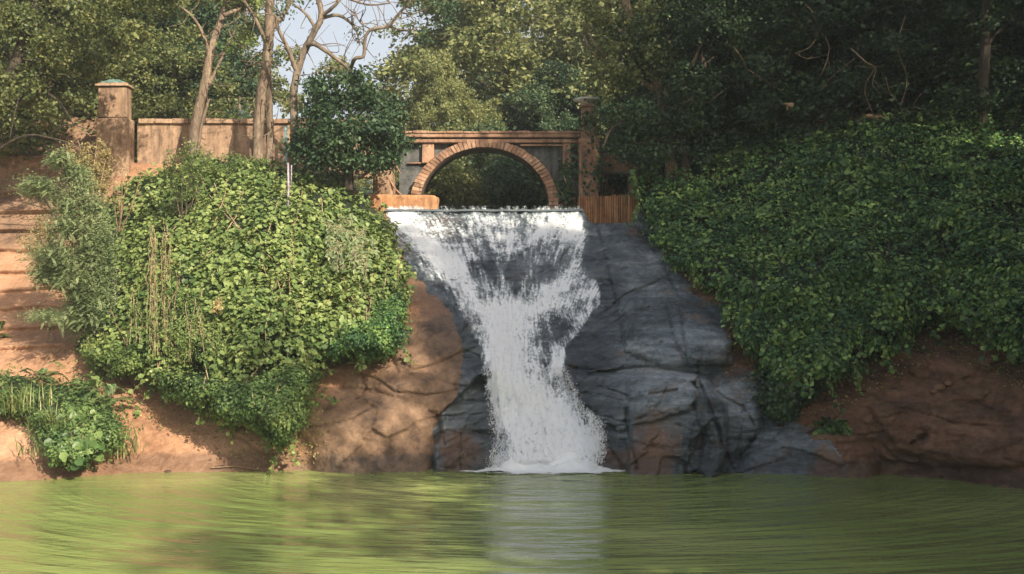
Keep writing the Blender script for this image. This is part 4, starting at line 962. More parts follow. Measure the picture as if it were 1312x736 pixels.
pc = [(60, 560), (95, 585)]
def at_bank(x, y, o=0.): return P(x, y, terr_at(np.array([float(x)]), np.array([float(y)]))[0]-o)
g = 'plants of the clump on the clay bank at lower left'
sh = patch([(-60,470),(-20,475),(20,480),(60,492),(110,480),(140,495),(158,530),(160,560),(125,585),(100,604),(78,604),(55,590),(40,560),(10,530),(-60,520)], .75, 30, 15000, .05, DIA, LM['plant'], 'bank_shrub', 'low leafy green shrub mass on the clay bank at lower left', 'shrub', lump=.3, seed=330, group=g)
def on(sh, x, y, o=0.): return bil(sh['W'], sh, np.array([float(x)]), np.array([float(y)]))[0]-np.array([0, o, 0])
e = empty('broad_leaved_plant', tuple(on(sh, 108, 560)), 'plant with large rounded glossy leaves low in the bank clump', 'plant', g); ps = []
for k in range(80):
    x, y = 104+RNG.normal(0, 13), 556+RNG.normal(0, 22); c = on(sh, x, min(y, 595), .10)[None]; ps.append(leaves(c, [[RNG.normal(0, .4), -1, .6]], [[RNG.normal(0, .7), -.4, -.5]], RNG.uniform(.09, .17), ROUND))
leaf_obj('leaves', ps, LM['plant'], e); mb = MB(); [mb.tube([on(sh, 104, 585, -.05), on(sh, 104+RNG.normal(0, 12), 556+RNG.normal(0, 15), .05)], [.012, .006], 5) for k in range(10)]; mb.build('stems', BARK['twig'], e, True)
for (x, y, n, ln, lab) in [(28, 520, 70, .7, 'tuft of arching reed leaves at the far left of the bank clump'), (150, 575, 60, .7, 'pale tuft of reed leaves at the right side of the bank clump'), (72, 545, 60, .68, 'tuft of long reed leaves in the middle of the bank clump'), (50, 575, 30, .4, 'small tuft of reeds low at the left of the bank clump')]:
    e = empty('reed_tuft', tuple(on(sh, min(x, 150), y)), lab, 'reeds', g); v, f, a = blades(on(sh, min(x, 150), y, .0)-np.array([0, .05, .1]), n, ln, .012, .2, lean=.8); mesh_np('blades', v, [f], LM['grass'], e, True, {'tint': a})
def fern(name, label, c, n, ln, mat, cat='fern', group=None, ll=.09, shp=LONG, sp=.06, d0=(0, -.35, .5), droop=(.3, .7)):
    e = empty(name, tuple(c), label, cat, group); sp_ = []; mb = MB()
    for k in range(n):
        d = norm(RNG.normal(0, 1, 3)*[1, 1, .5]+np.array(d0)); L_ = ln*RNG.uniform(.6, 1.15); p0 = c+RNG.normal(0, sp, 3); dr = RNG.uniform(*droop)
        sp_.append(((p0, d, L_, 30, ll), dict(droop=dr))); t = np.linspace(0, .95, 6)[:, None]; mb.tube(p0+d*t*L_-np.array([0, 0, 1.])*dr*L_*t*t, np.linspace(.008, .003, 6), 4, cap=False)
    leaf_obj('fronds', frond_set(sp_, shp), mat, e); mb.build('stems', BARK['twig'], e, True); return e
for (x, y, n, lab) in [(45, 487, 16, 'fern crown at the top left of the bank clump'), (95, 492, 18, 'fern crown at the top middle of the bank clump'), (140, 515, 16, 'fern crown at the upper right of the bank clump'), (-5, 500, 14, 'fern crown cut by the left edge of the photo in the bank clump'), (120, 500, 12, 'dark low fern between two crowns of the bank clump')]:
    fern('bank_fern', lab, on(sh, x, y, -.05), n, .55, LM['plant'], group=g, ll=.085)
fern('rock_fern', 'small dark fern growing from the earth bank low at right', at_bank(1066, 548, .1), 34, .42, LM['ivy_dark'], ll=.10, d0=(0, -.5, .7))
fern('path_fern', 'small green plant at the extreme left edge above the clump', at_bank(-6, 435, .1), 22, .38, LM['plant'], ll=.09)
fern('mound_fern', 'light green fern at the lower left foot of the feathery shrub', at_bank(113, 440, .3), 16, .3, LM['plant'], ll=.08)
# stones along the waterline, dead roots and litter
def pebble(c, r, mat, label, group, name='stone'):
    v, f = rounded_block(c[0]-r, c[0]+r, c[1]-r*.8, c[1]+r*.8, c[2]-r*.55, c[2]+r*.55, .75, int(RNG.integers(1e4)))
    o = mesh_np(name, v, [f], mat, None, True, {'wet': np.full(len(v), .6), 'tan': np.zeros(len(v)), 'tint': np.zeros(len(v))}); tag(o, label, 'stone', group)
for (x, y, r, lab) in [(190, 604, .10, 'dark flat stone at the waterline, leftmost of three right of the plant clump'), (203, 604, .13, 'dark flat stone at the waterline, middle of three right of the plant clump'), (216, 605, .08, 'dark flat stone at the waterline, rightmost of three right of the plant clump'),
                       (28, 614, .11, 'dark stone at the waterline near the left photo edge'), (165, 600, .14, 'brown lump of earth and stone at the waterline under the pale reeds')]:
    pebble(P(x, y, 2.80*F/(y-390)), r*.7, MG['earth'], lab, 'stones along the waterline')
for (x, y, r) in [(1000,545,.06),(1105,500,.05),(1118,486,.06),(1187,452,.07),(1175,445,.05),(1062,512,.08),(1090,505,.05),(1203,497,.10),(1215,492,.07),(1196,502,.06),(1145,497,.05)]:
    pebble(at_bank(x, y, .02), r, MG['clay'] if x in (1203, 1215, 1196) else MG['earth'], 'small stone lying on the dark earth bank at right', 'stones scattered on the earth bank')
mb = MB()
for line in [[(100,478),(120,482),(150,476)], [(60,385),(48,392),(40,402)], [(70,395),(66,410),(62,425)], [(95,400),(88,418),(84,430)], [(60,420),(68,432),(72,440)], [(345,596),(360,585),(372,560)], [(270,600),(300,598),(330,602)]]:
    s_ = spline(np.concatenate([at_bank(x, y, .04)[None] for x, y in line]), 6); mb.tube(s_, np.linspace(.014, .006, len(s_)), 5)
o = mb.build('dead_twig', BARK['twig'], None, True)
tag(o, 'scattered dead twigs and roots on the orange clay', 'twigs', kind='stuff')
# leaf litter scattered over the banks
n = 14000; lx = RNG.uniform(-60, 1400, n); ly = RNG.uniform(400, 600, n)
okk = ((lx < 420) & (sdf(lx, ly, HL) > -45)) | ((lx > 930) & (sdf(lx, ly, HR) > -40)) | (RNG.random(n) < .0)
okk &= (sdf(lx, ly, FALL) < -60); lx, ly = lx[okk], ly[okk]
c = P(lx, ly, terr_at(lx, ly)-.015); k = len(c)
o = leaf_obj('leaf_litter', leaves(c, rdir(k)*.5+[0, -.7, .8], rdir(k), RNG.uniform(.03, .07, k), DIA), LM['dry']); tag(o, 'fallen dry leaves and scraps scattered over both banks', 'leaf litter', kind='stuff')

SHADE = [(13.6, 4.5, .8, 1.25, .95, 'green', 'tall tree on the right bank beside the pool, nearest the camera'), (11.4, 7.6, 1.2, 1.1, .8, 'green', 'tall leafy tree on the right bank beside the pool'),
         (15.9, 15.6, 3., 1.3, .9, 'shade', 'tall tree behind the right bank thicket'), (20., 4., 1.5, 1.45, 1.1, 'shade', 'tree standing back from the pool at right'), (15., -1., .5, 1.3, 1.1, 'shade', 'tall tree right of the camera'),
         (23., 17., 4., 1.3, 1.1, 'dark', 'evergreen high on the right bank outside the photo')]
# ================================================================ trees
def limb(mb, pts, r0, r1, n=10, jit=.03, sub=6, rough=.06):
    s_ = spline(pts, sub); s_ = s_+np.stack([vnoise(s_*1.7, k) for k in (1, 2, 3)], -1)*jit
    r = np.linspace(r0, r1, len(s_)); mb.tube(s_, r, n, rough=rough); return s_
def crown_leaves(centers, radii, n_per, twig, leaf, shape=DIA, flat=.75, shell=.55, up=.5, nleaf=9, gap=0.):
    """twig clusters scattered through ellipsoids, each with a handful of leaves"""
    out_c = []
    for c, r, n in zip(centers, radii, n_per):
        K = max(3, n//13); d = rdir(K); rad = (shell+(1-shell)*RNG.random(K))[:, None]; sub_ = c+d*rad*np.asarray(r)
        w_ = RNG.random(K)**2+.15; j_ = RNG.choice(K, n, p=w_/w_.sum()); p = sub_[j_]+RNG.normal(0, .17, (n, 3))*np.asarray(r)*np.array([1, 1, .7])
        g_ = vnoise(p*(1.6/max(.4, float(np.mean(r)))), 44); out_c.append(p[g_ > -.75+gap])
    C = np.concatenate(out_c); m = len(C)
    Cc = np.repeat(C, nleaf, 0)+RNG.normal(0, twig, (m*nleaf, 3))*[1, 1, flat]
    t = np.clip(np.repeat(RNG.uniform(.0, 1, m), nleaf)*.6+RNG.random(m*nleaf)*.4, 0, 1)
    return leaves(Cc, rdir(m*nleaf)+[0, 0, up], rdir(m*nleaf)+[0, 0, -.2], leaf*np.exp(RNG.normal(0, .25, m*nleaf)), shape, t)
def tree_proto(name, h, spread, leafmat, bark, seed, nb=16, leaf=.2, dens=1., trunk_r=.22, low=.35, blob=1.6, shape=DIA):
    """a whole tree standing at the origin: tapered trunk, limbs, crown made of many leaf clumps"""
    global RNG
    keep_ = RNG; RNG = np.random.default_rng(seed)
    e = empty(name, (0, 0, 0), 'x', 'tree'); mb = MB()
    lean = RNG.normal(0, .05, 2)*h
    tr = limb(mb, [[0, 0, -.4], [lean[0]*.3, lean[1]*.3, h*.3], [lean[0]*.7, lean[1]*.7, h*.6], [lean[0], lean[1], h*.9]], trunk_r, trunk_r*.2, jit=.12)
    cs = []; rs = []
    for k in range(nb):
        z = h*(low+(.98-low)*(k+.5)/nb); f = (z/h-low)/(1-low); wid = spread*(math.sin(min(1., f*.85+.22)*math.pi)**.7+.12)
        a = k*2.4+RNG.uniform(-.5, .5); rr = wid*RNG.uniform(.45, 1.)
        c = np.array([lean[0]*z/h+rr*math.cos(a), lean[1]*z/h+rr*math.sin(a), z+RNG.uniform(-.3, .3)])
        i = int(len(tr)*min(.95, max(.2, (z-1.2)/h/.9))); i = min(i, len(tr)-1)
        limb(mb, [tr[i], (tr[i]+c)/2+[0, 0, .15*rr], c], trunk_r*.35*(1-f*.6), .02, 6, .08, 5)
        b = blob*RNG.uniform(.65, 1.15); cs.append(c); rs.append([b, b, b*.7])
        for j in range(2):
            c2 = c+RNG.normal(0, 1, 3)*[b*.8, b*.8, b*.45]; cs.append(c2); b2 = b*RNG.uniform(.4, .7); rs.append([b2, b2, b2*.65])
    npr = [int(60*dens*(r[0]/1.2)**2)+6 for r in rs]
    leaf_obj('crown', crown_leaves(cs, rs, npr, leaf*1.1, leaf, shape, gap=.15), leafmat, e)
    mb.build('trunk', bark, e, True); RNG = keep_; return e
def place(src, x, y, z, s, rz, label, first, group=None, cat='tree', sx=1.):
    if first: r = src
    else:
        r = src.copy(); COL.objects.link(r)
        for ch in list(src.children):
            c = ch.copy(); COL.objects.link(c); c.parent = r
    r.location = (x, y, z); r.rotation_euler = (0, 0, rz); r.scale = (s*sx, s*sx, s)
    r['label'] = label; r['category'] = cat
    if group: r['group'] = group
    return r
PT = {
 'haze': tree_proto('tall_tree', 14, 4.2, LM['far'], BARK['grey'], 1, 20, .18, 1.9, .28, .25, 1.9),
 'green': tree_proto('tall_tree', 14, 4.4, LM['fargreen'], BARK['dark'], 2, 22, .18, 2., .3, .12, 2.),
 'dark': tree_proto('evergreen_tree', 13, 4., LM['dark'], BARK['dark'], 3, 22, .16, 2.1, .25, .12, 1.8),
 'olive': tree_proto('olive_tree', 11, 3.6, LM['olive'], BARK['tan'], 4, 20, .17, 1.7, .22, .22, 1.5),
 'shade': tree_proto('pool_side_tree', 14, 4.6, LM['fargreen'], BARK['tan'], 6, 18, .22, .55, .3, .3, 1.9),
 'thin': tree_proto('slender_tree', 12, 2.4, LM['far'], BARK['grey'], 5, 14, .17, 1.1, .14, .3, 1.1),
}
used = set()
def T(kind, px, Y, topy, label, sx=1., z0=5., group=None):
    """tree of a kind whose trunk stands at column px, Y metres away, top at row topy"""
    h0 = {'haze': 15.2, 'green': 15.2, 'dark': 14., 'olive': 12., 'thin': 12.8, 'shade': 15.}[kind]
    top = EYE+(HZ-topy)/F*Y; s = (top-z0)/h0
    place(PT[kind], (px-CX)/F*Y, Y, z0, s, RNG.uniform(0, 6.28), label, kind not in used, group, sx=sx); used.add(kind)
GB = 'trees of the wood beyond the bridge'
for (k, px, Y, ty, sx, lab) in [
  ('haze', 655, 42, -110, 1.25, 'tallest hazy yellow-green tree directly behind the bridge'),
  ('green', 640, 52, 60, 1.0, 'blue-green tree behind the left half of the arch'),
  ('green', 715, 38, 75, 1.0, 'big blue-green tree behind the right half of the arch'),
  ('haze', 572, 36, 95, .85, 'pale yellow-green low tree rising just above the left end of the bridge'),
  ('thin', 562, 38, 60, .9, 'slender thin-leaved tree at the edge of the sky gap'),
  ('haze', 605, 70, 0, 1.1, 'faint hazy tree far behind the left of the bridge'),
  ('olive', 610, 36, 135, .9, 'small round olive bush tree peeping over the parapet'),
  ('dark', 680, 40, 90, 1.2, 'dark evergreen low behind the bridge parapet'),
  ('haze', 760, 58, -60, 1.1, 'hazy yellow-green tree behind the pillar with the bowl'),
  ('haze', 480, 66, 160, 1.3, 'low far tree at the foot of the sky gap'),
  ('green', 400, 60, 170, 1.2, 'distant blue-green tree left of the sky gap'),
  ('dark', 560, 33, 205, 1.0, 'dark bushy evergreen seen through the left of the arch'),
  ('dark', 640, 33, 190, 1.3, 'dark bushy evergreen seen through the middle of the arch'),
  ('green', 700, 34, 180, 1.2, 'green bushy tree seen through the right of the arch')]:
    T(k, px, Y, ty, lab, sx, group=GB)
GL = 'trees standing behind the left wall'
for (k, px, Y, ty, sx, lab) in [
  ('olive', 60, 29.5, -60, 1.25, 'sunlit olive tree with dense crown at the top left corner'),
  ('olive', -70, 28.5, -120, 1.3, 'olive tree mostly cut off by the left edge of the photo'),
  ('dark', 125, 33, -80, 1.2, 'dark tree behind the tall pier'),
  ('green', 190, 36, -90, 1.1, 'leafy tree rising behind the wall right of the pier'),
  ('olive', 215, 31, 30, 1.0, 'olive tree with low crown between the pier and the first trunk'),
  ('dark', 285, 34, 110, 1.2, 'low dark tree behind the wall between the two big trunks'),
  ('green', 325, 36, 140, .8, 'green tree filling the gap behind the twin trunk'),
  ('thin', 300, 38, -40, 1.0, 'slender tree between the two big trunks'),
  ('green', 20, 38, -140, 1.4, 'tall green tree far behind the top left corner'),
  ('haze', 230, 52, -60, 1.1, 'hazy tall tree far behind the first trunk'),
  ('dark', -200, 34, -160, 1.4, 'dark tree outside the left edge of the photo')]:
    T(k, px, Y, ty, lab, sx, group=GL)
GR = 'dark trees massed above the ivy bank'
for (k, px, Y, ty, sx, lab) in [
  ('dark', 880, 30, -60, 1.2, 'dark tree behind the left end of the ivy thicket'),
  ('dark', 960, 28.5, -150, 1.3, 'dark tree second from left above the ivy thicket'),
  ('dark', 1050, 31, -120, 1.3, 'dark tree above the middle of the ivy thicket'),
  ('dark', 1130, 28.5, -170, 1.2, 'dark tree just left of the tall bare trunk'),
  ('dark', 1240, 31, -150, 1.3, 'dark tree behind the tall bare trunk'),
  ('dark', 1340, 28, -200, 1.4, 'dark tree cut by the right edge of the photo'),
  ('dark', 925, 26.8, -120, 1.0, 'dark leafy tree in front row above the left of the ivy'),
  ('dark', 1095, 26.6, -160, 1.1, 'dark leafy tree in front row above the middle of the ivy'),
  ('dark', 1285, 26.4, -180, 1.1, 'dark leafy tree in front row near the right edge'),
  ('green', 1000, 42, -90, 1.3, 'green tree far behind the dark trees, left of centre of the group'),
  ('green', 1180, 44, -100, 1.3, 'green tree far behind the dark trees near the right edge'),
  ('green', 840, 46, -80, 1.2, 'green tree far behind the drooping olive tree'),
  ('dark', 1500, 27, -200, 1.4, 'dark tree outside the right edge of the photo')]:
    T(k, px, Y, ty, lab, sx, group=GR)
# tall trees on the right bank beside the pool, outside the picture: they throw the shade on the falls
GS = 'tall trees on the near right bank'
for (x, y, z, s, sx, k, lab) in SHADE:
    place(PT[k], x, y, z, s, RNG.uniform(0, 6.28), lab, k not in used, GS, sx=sx); used.add(k)

# ---- the trees one sees limb by limb
def hero(name, label, Y, limbs, blobs, leafmat, bark, n_k=1., leaf=.1, twig=.12, group=None, shape=DIA, gap=0., twigs=0):
    base = P(limbs[0][0][0][0], limbs[0][0][0][1], Y); e = empty(name, tuple(base), label, 'tree', group); mb = MB(); pts_all = []
    for line, r0, r1 in limbs:
        dy = [0]+[q[2] if len(q) > 2 else 0 for q in line[1:]]
        pts = P([q[0] for q in line], [q[1] for q in line], Y+np.array(dy, float)); s_ = limb(mb, pts, r0, r1, 10, .02, 7, .07); pts_all.append(s_[len(s_)//3:])
    allp = np.concatenate(pts_all)
    for k in range(twigs):
        a = allp[RNG.integers(len(allp))]; d = norm(RNG.normal(0, 1, 3)+[0, -.1, .4]); b = a+d*RNG.uniform(.3, .9); mb.tube(spline([a, (a+b)/2+RNG.normal(0, .06, 3), b+RNG.normal(0, .1, 3)], 4), np.linspace(.014, .004, 9), 4, cap=False)
    mb.build('trunk', bark, e, True)
    cs = []; rs = []; ns = []
    for (x, y, rx, ry, dY) in blobs:
        Yb = Y+dY; cs.append(P(x, y, Yb)); rs.append([rx*Yb/F, rx*Yb/F*.9, ry*Yb/F]); ns.append(int(n_k*rx*ry/14)+4)
    leaf_obj('crown', crown_leaves(cs, rs, ns, twig, leaf, shape, shell=.25, gap=gap), leafmat, e); return e
hero('leaning_tree', 'tan-barked leaning tree in front of the wall, first trunk right of the pier', 26.0,
     [([(246,215),(250,165),(263,105),(270,60),(286,20,.3),(302,-40,.4)], .13, .07), ([(268,85),(262,50,-.2),(247,22,-.3),(225,5,-.5)], .05, .02), ([(266,112),(286,70,.2),(300,40,.3)], .05, .02), ([(252,200),(258,165),(268,128)], .045, .03), ([(286,20),(310,10,.2),(330,0,.3)], .05, .02)],
     [(225,5,30,14,-.3),(260,-10,30,16,0),(300,0,34,16,.2),(240,40,18,12,-.2),(310,45,18,12,.3),(200,15,24,18,.2),(285,95,10,8,.2),(245,75,14,9,-.3)], LM['olive'], BARK['tan'], 1.3, .09, .13, twigs=40, gap=.2)
hero('twin_trunk_tree', 'tall tree with two pale joined trunks in front of the wall', 25.6,
     [([(330,225),(331,170),(334,125),(342,80),(345,35),(349,-50)], .135, .11), ([(344,225,.15),(346,170,.15),(344,130,.1),(344,90,0)], .10, .08), ([(344,62),(332,35,-.2),(318,10,-.3),(300,-20,-.5)], .05, .025), ([(346,40),(366,15,.2),(380,-15,.4)], .055, .03)],
     [(318,5,24,12,-.3),(372,-5,20,10,.3),(330,50,12,9,-.3),(300,60,16,10,.3),(345,-30,40,14,0)], LM['fine'], BARK['tan'], 1., .08, .12, twigs=40, gap=.25)
hero('bare_tree', 'gnarled nearly bare tree whose crooked branches cross the sky gap', 25.0,
     [([(374,225),(377,170),(376,120),(383,85),(392,60),(404,38),(411,18),(400,-30)], .10, .06), ([(381,95),(368,62,-.2),(356,38,-.3),(352,20,-.4)], .06, .03), ([(392,60),(402,57,-.2),(420,68,-.3),(442,84,-.4),(450,93,-.4)], .055, .035),
      ([(449,92,-.4),(455,76,-.4),(466,72,-.4),(468,50,-.4),(476,38,-.4),(498,33,-.4),(513,16,-.4),(536,-8,-.4)], .045, .03), ([(409,25),(432,20,.1),(450,30,.2),(458,42,.2),(461,58,.2)], .045, .015), ([(411,22),(428,8,-.2),(440,-2,-.2),(470,6,-.2),(500,4,-.2)], .045, .015),
      ([(498,33,-.4),(520,40,-.4),(538,34,-.4)], .02, .008), ([(404,38),(392,20,.2),(375,5,.3)], .045, .02), ([(442,84,-.4),(430,88,-.4),(418,100,-.4)], .015, .006), ([(476,38,-.4),(462,30,-.4),(455,15,-.4)], .018, .006), ([(513,16,-.4),(530,18,-.4),(552,8,-.4)], .02, .008)],
     [(555,6,40,16,-.4),(580,22,24,12,-.3),(530,12,10,7,-.4),(362,20,14,8,-.3),(395,-5,14,6,0),(458,45,7,4,.1),(540,42,12,8,-.4),(355,75,10,10,.3)], LM['fargreen'], BARK['grey'], .8, .075, .12, twigs=90, gap=.25)
hero('corner_olive_tree', 'olive tree with dense sunlit foliage overhanging the path at the top left corner', 24.3,
     [([(-30,330),(-20,230),(0,150),(20,80),(45,10),(60,-70)], .2, .09), ([(0,150),(40,110,-.2),(80,60,-.3)], .08, .03), ([(20,80),(-20,40,-.2),(-50,0,-.3)], .08, .03), ([(-15,200),(30,175,-.3),(70,178,-.4),(108,190,-.4)], .035, .012), ([(40,110),(75,130,-.1),(95,160,-.1)], .035, .012), ([(60,176,-.4),(85,160,-.4),(112,165,-.4)], .02, .008), ([(30,110,-.2),(20,140,-.4),(12,180,-.4)], .03, .01)],
     [(20,30,46,32,-.4),(70,70,40,30,-.3),(30,110,34,24,-.3),(95,30,34,30,0),(120,90,22,24,.2),(-30,60,40,40,-.2),(60,-20,60,30,0),(0,150,24,20,-.2),(105,130,16,14,0),(-50,130,40,30,0),(140,-10,30,30,.4),(60,140,16,10,-.2),(-20,-60,60,40,-.5),(-90,20,60,60,-.8),(-90,-70,70,50,-1.),(150,50,20,24,.5),(150,5,34,22,-1.6),(205,-15,34,22,-1.8),(120,-40,44,26,-1.6),(185,-60,44,26,-1.8),(240,-60,40,24,-1.8),(110,30,24,18,-1.2),(180,40,20,12,-1.4)], LM['olive'], BARK['dark'], 2.2, .085, .13, gap=.05)
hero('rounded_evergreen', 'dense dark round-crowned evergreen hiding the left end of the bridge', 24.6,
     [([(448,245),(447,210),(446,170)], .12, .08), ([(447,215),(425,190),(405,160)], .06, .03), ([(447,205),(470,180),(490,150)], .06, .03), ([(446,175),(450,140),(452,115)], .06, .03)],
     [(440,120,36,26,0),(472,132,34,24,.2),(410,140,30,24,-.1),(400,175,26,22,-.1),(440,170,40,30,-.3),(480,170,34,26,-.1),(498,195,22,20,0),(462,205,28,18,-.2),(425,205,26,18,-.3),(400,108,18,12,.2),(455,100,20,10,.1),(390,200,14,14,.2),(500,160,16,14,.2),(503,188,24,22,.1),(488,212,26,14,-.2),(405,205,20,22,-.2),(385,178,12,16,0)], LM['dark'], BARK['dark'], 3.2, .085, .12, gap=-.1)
hero('drooping_tree', 'large olive-leaved tree drooping over the right end of the bridge', 25.4,
     [([(862,235),(858,180),(845,120),(822,60),(800,0),(790,-60)], .17, .08), ([(845,120),(800,90,-.3),(762,70,-.5),(745,40,-.5)], .07, .02), ([(855,165),(815,150,-.5),(785,165,-.7),(772,190,-.8)], .06, .02), ([(822,60),(780,30,-.2),(755,10,-.3)], .06, .02), ([(752,25,-.4),(758,50,-.5),(775,73,-.6)], .03, .02), ([(850,140),(880,100,-.2),(900,50,-.3)], .07, .03)],
     [(760,20,30,22,-.3),(745,-5,30,16,-.2),(790,60,32,26,-.4),(815,20,34,24,0),(800,100,32,24,-.5),(770,85,16,16,-.5),(838,75,30,26,-.4),(850,25,34,28,-.2),(792,135,18,16,-.4)], LM['olive'], BARK['tan'], 1.9, .085, .13, gap=.05)
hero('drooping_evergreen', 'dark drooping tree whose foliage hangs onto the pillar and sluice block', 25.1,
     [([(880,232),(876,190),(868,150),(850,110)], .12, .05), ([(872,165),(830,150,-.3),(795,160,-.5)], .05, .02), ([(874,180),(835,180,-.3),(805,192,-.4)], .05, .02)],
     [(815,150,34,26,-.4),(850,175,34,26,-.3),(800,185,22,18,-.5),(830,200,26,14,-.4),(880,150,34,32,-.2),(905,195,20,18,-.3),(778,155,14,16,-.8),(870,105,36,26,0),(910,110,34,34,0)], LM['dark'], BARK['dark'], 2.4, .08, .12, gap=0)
for (px, Y, r, lean, lab) in [(1262, 24.2, .125, 4, 'straight tall bare trunk rising from the ivy near the right edge of the photo'), (1218, 27, .09, -8, 'thinner dark trunk just left of the straight tall one'), (1150, 27, .08, 12, 'slim dark trunk leaning right above the ivy'),
                           (1075, 27, .09, -10, 'slim dark trunk leaning left above the middle of the ivy'), (1010, 27, .07, 6, 'slender dark trunk above the left part of the ivy'), (1300, 26, .10, 5, 'dark trunk cut by the right edge of the photo')]:
    hero('bare_trunk_tree', lab, Y, [([(px-lean, 175),(px-lean*.5, 110),(px+lean*.2, 40),(px+lean, -60)], r, r*.75), ([(px, 60),(px+30, 30, .3),(px+55, 10, .5)], r*.35, .015), ([(px-2, 30),(px-25, 5, .3),(px-50, -10, .4)], r*.3, .015)],
         [(px+40, -5, 30, 16, .4), (px-40, -12, 28, 14, .4)], LM['dark'], BARK['dark'], 1.3, .085, .12, GR, twigs=14)
# bare curving branches and lianas against the dark trees
LI = [([(828,143),(850,147),(880,142),(905,132),(925,118),(938,108)], .018), ([(870,138),(884,128),(892,132)], .008), ([(1020,-5),(1040,15),(1048,40),(1038,60),(1020,68)], .02), ([(1048,35),(1062,60),(1055,90),(1042,110)], .012), ([(1018,68),(1035,75),(1060,70)], .01),
      ([(1090,62),(1110,80),(1122,88),(1118,108),(1128,120)], .016), ([(1122,85),(1108,115),(1118,145)], .012), ([(990,110),(1003,118),(1012,130)], .022), ([(1135,100),(1140,118),(1150,130)], .016), ([(1180,120),(1172,135),(1185,142)], .014), ([(1095,75),(1070,95),(1050,118)], .010),
      ([(1000,30),(1015,55),(1010,75)], .01), ([(960,90),(975,100),(992,112)], .01), ([(1160,20),(1150,60),(1162,100),(1155,135)], .012), ([(940,60),(955,85),(950,120)], .010)]
for i, (line, r) in enumerate(LI):
    mb = MB(); Yv = 24.6+RNG.uniform(-.3, .5); s_ = spline(P([q[0] for q in line], [q[1] for q in line], Yv+.25*RNG.normal(size=len(line))), 7); mb.tube(s_, np.linspace(r, r*.4, len(s_)), 6, rough=.1)
    for k in range(3):
        a = s_[RNG.integers(3, len(s_)-1)]; b = a+norm(RNG.normal(0, 1, 3))*RNG.uniform(.15, .4); mb.tube([a, (a+b)/2+RNG.normal(0, .03, 3), b], [r*.4, r*.3, r*.15], 4, cap=False)
    o = mb.build('liana', BARK['twig'], None, True); tag(o, 'thin bare pale branch curving among the dark trees above the ivy', 'branch', 'bare branches hanging among the dark trees')
# piece of broken branch lodged in the foliage
mb = MB(); c = P([1004,1010,1016,1012,1008], [133,134,136,131,142], 24.3); mb.tube(spline(c[[0,1,2]], 5), np.linspace(.02, .06, 11), 7, rough=.15); mb.tube(spline(c[[1,4]], 5), np.linspace(.045, .012, 6), 6, rough=.1)
o = mb.build('broken_branch', BARK['twig'], None, True); tag(o, 'short forked stub of pale dead wood caught in the dark foliage', 'dead wood')
# shrubs beyond the crest, glimpsed through the arch; lighter leaves stand in for sunlight
for (x, y, r, mt_, lab) in [(560,225,34,'far','shrub with leaves coloured as if sunlit on the far bank at the left inside the arch'), (600,240,30,'far','low shrub with leaves coloured as if sunlit inside the arch, left of its middle'), (650,235,40,'fargreen','dark shrub inside the middle of the arch'), (695,240,30,'plant','green shrub at the right inside the arch'), (535,262,18,'fine','small scrubby shrub just behind the low ochre wall'), (625,205,50,'fargreen','tall dark shrub filling the top of the arch')]:
    e = empty('far_bank_shrub', tuple(P(x, y+r*.8, 30.5)), lab, 'shrub', 'shrubs seen through the arch'); Yb = 30.5+RNG.uniform(-.4, .8); R_ = r*Yb/F
    leaf_obj('foliage', crown_leaves([P(x, y, Yb), P(x+r*.5, y+r*.3, Yb-.3), P(x-r*.5, y+r*.2, Yb+.2)], [[R_]*3, [R_*.6]*3, [R_*.6]*3], [260, 130, 130], .12, .10), LM[mt_], e)
    mb = MB(); [mb.tube([P(x, y+r*1.1, Yb), P(x+RNG.normal(0, r*.4), y, Yb)], [.03, .01], 5) for k in range(5)]; mb.build('stems', BARK['dark'], e, True)
# creeper climbing the pillar

e = empty('climbing_creeper', tuple(P(752, 262, YB-.5)), 'ragged dark creeper climbing the pillar and the right spandrel of the bridge', 'creeper'); mb = MB(); ps = []
for (x0, y0, x1, y1, n, r) in [(758, 262, 745, 190, 30, 1), (764, 240, 760, 150, 60, 1), (748, 200, 725, 215, 90, 1), (752, 175, 738, 182, 30, 1), (735, 262, 722, 225, 130, 1), (728, 262, 712, 235, 90, 1), (745, 160, 758, 140, 60, 1), (766, 220, 780, 205, 50, 1)]:
    s_ = spline(P(np.array([x0, (x0+x1)/2+RNG.normal(0, 4), x1]), np.array([y0, (y0+y1)/2, y1]), YB-.50 if x1 > 738 else YB-.06), 6); mb.tube(s_, .012, 5)
    i = RNG.integers(0, len(s_), n); c = s_[i]+RNG.normal(0, 1, (n, 3))*[.13, .03, .16]; ps.append(leaves(c, RNG.normal(0, .5, (n, 3))+[0, -1, .3], RNG.normal(0, .5, (n, 3))+[0, 0, -1], RNG.uniform(.05, .11, n), ROUND))
leaf_obj('leaves', ps, LM['dark'], e); mb.build('stems', BARK['twig'], e, True)
# ================================================================ light, sky, camera
SUN_AZ, SUN_EL = math.radians(36), math.radians(33)       # sun behind and to the right of the camera
sdir = Vector((math.sin(SUN_AZ)*math.cos(SUN_EL), -math.cos(SUN_AZ)*math.cos(SUN_EL), math.sin(SUN_EL)))
w = bpy.data.worlds.new('World'); S.world = w; w.use_nodes = True; nt = w.node_tree; nt.nodes.clear()
sky = nt.nodes.new('ShaderNodeTexSky'); sky.sky_type = 'NISHITA'; sky.sun_disc = False
sky.sun_elevation = SUN_EL; sky.sun_rotation = math.atan2(sdir.x, sdir.y); sky.air_density = .9; sky.dust_density = 7.0; sky.ozone_density = 1.0
bg = nt.nodes.new('ShaderNodeBackground'); bg.inputs[1].default_value = .11
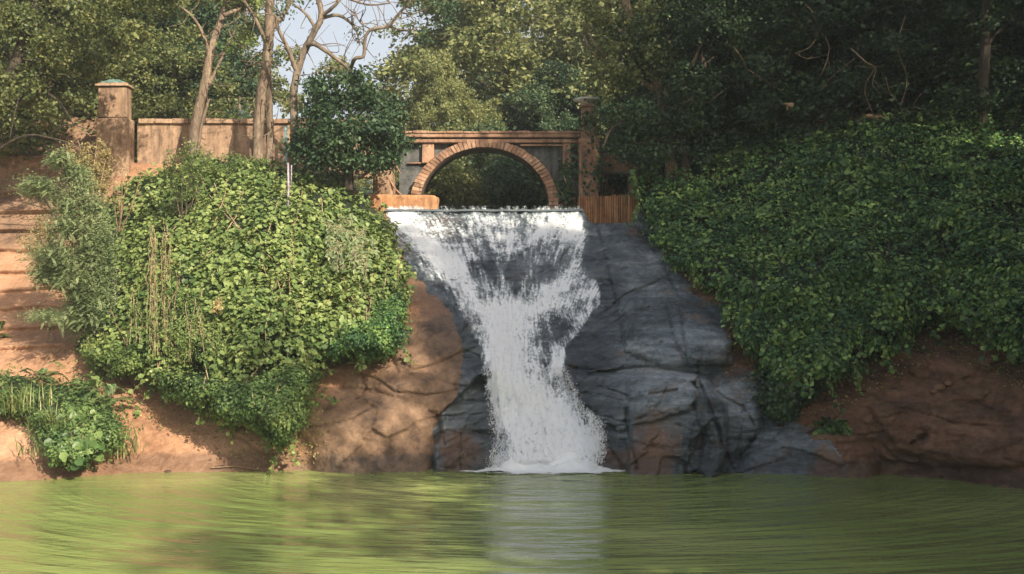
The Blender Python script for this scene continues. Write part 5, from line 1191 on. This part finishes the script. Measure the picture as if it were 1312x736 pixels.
# pale haze whitens the sky towards the horizon
tc = nt.nodes.new('ShaderNodeTexCoord'); sx_ = nt.nodes.new('ShaderNodeSeparateXYZ'); nt.links.new(tc.outputs['Generated'], sx_.inputs[0])
fz_ = mth(nt, 'MULTIPLY', mth(nt, 'POWER', mth(nt, 'SUBTRACT', 1., mth(nt, 'MAXIMUM', sx_.outputs[2], 0.)), 1.6), .98)
nt.links.new(mix(nt, fz_, sky.outputs[0], (4.5, 4.75, 5.0)), bg.inputs[0]); ow = nt.nodes.new('ShaderNodeOutputWorld'); nt.links.new(bg.outputs[0], ow.inputs[0])
l = bpy.data.lights.new('sun', 'SUN'); l.energy = 5.; l.angle = math.radians(.6); l.color = (1., .88, .70)
lo = bpy.data.objects.new('sun', l); COL.objects.link(lo); lo.rotation_euler = (-sdir).to_track_quat('-Z', 'Y').to_euler(); lo.location = (20, -20, 30)
cam = bpy.data.cameras.new('camera'); co = bpy.data.objects.new('camera', cam); COL.objects.link(co); S.camera = co
co.location = (0, 0, EYE); co.rotation_euler = (math.radians(90), 0, 0)
cam.sensor_width = 36; cam.lens = F/1312*36; cam.shift_y = 22/1312; cam.clip_start = .1; cam.clip_end = 6000
S.view_settings.view_transform = 'Standard'; S.view_settings.look = 'None'; S.view_settings.gamma = 1; S.view_settings.exposure = .86
S.view_settings.use_curve_mapping = False
S.cycles.max_bounces = 8; S.cycles.diffuse_bounces = 3; S.cycles.transparent_max_bounces = 16; S.cycles.use_denoising = True
S.cycles.sample_clamp_indirect = 6

HAZE = .0010
m = bpy.data.materials.new('haze'); m.use_nodes = True; nt = m.node_tree; nt.nodes.clear()
v = nt.nodes.new('ShaderNodeVolumePrincipled'); v.inputs['Color'].default_value = (.88, .94, 1., 1); v.inputs['Density'].default_value = HAZE; v.inputs['Anisotropy'].default_value = .2
o_ = nt.nodes.new('ShaderNodeOutputMaterial'); nt.links.new(v.outputs[0], o_.inputs['Volume'])
mb = MB(); mb.box(-110, 110, -60, 120, -2.6, 34); o = mb.build('haze', m); tag(o, 'faint bluish haze hanging in the air of the whole scene', 'haze', kind='stuff')
S.cycles.volume_bounces = 1
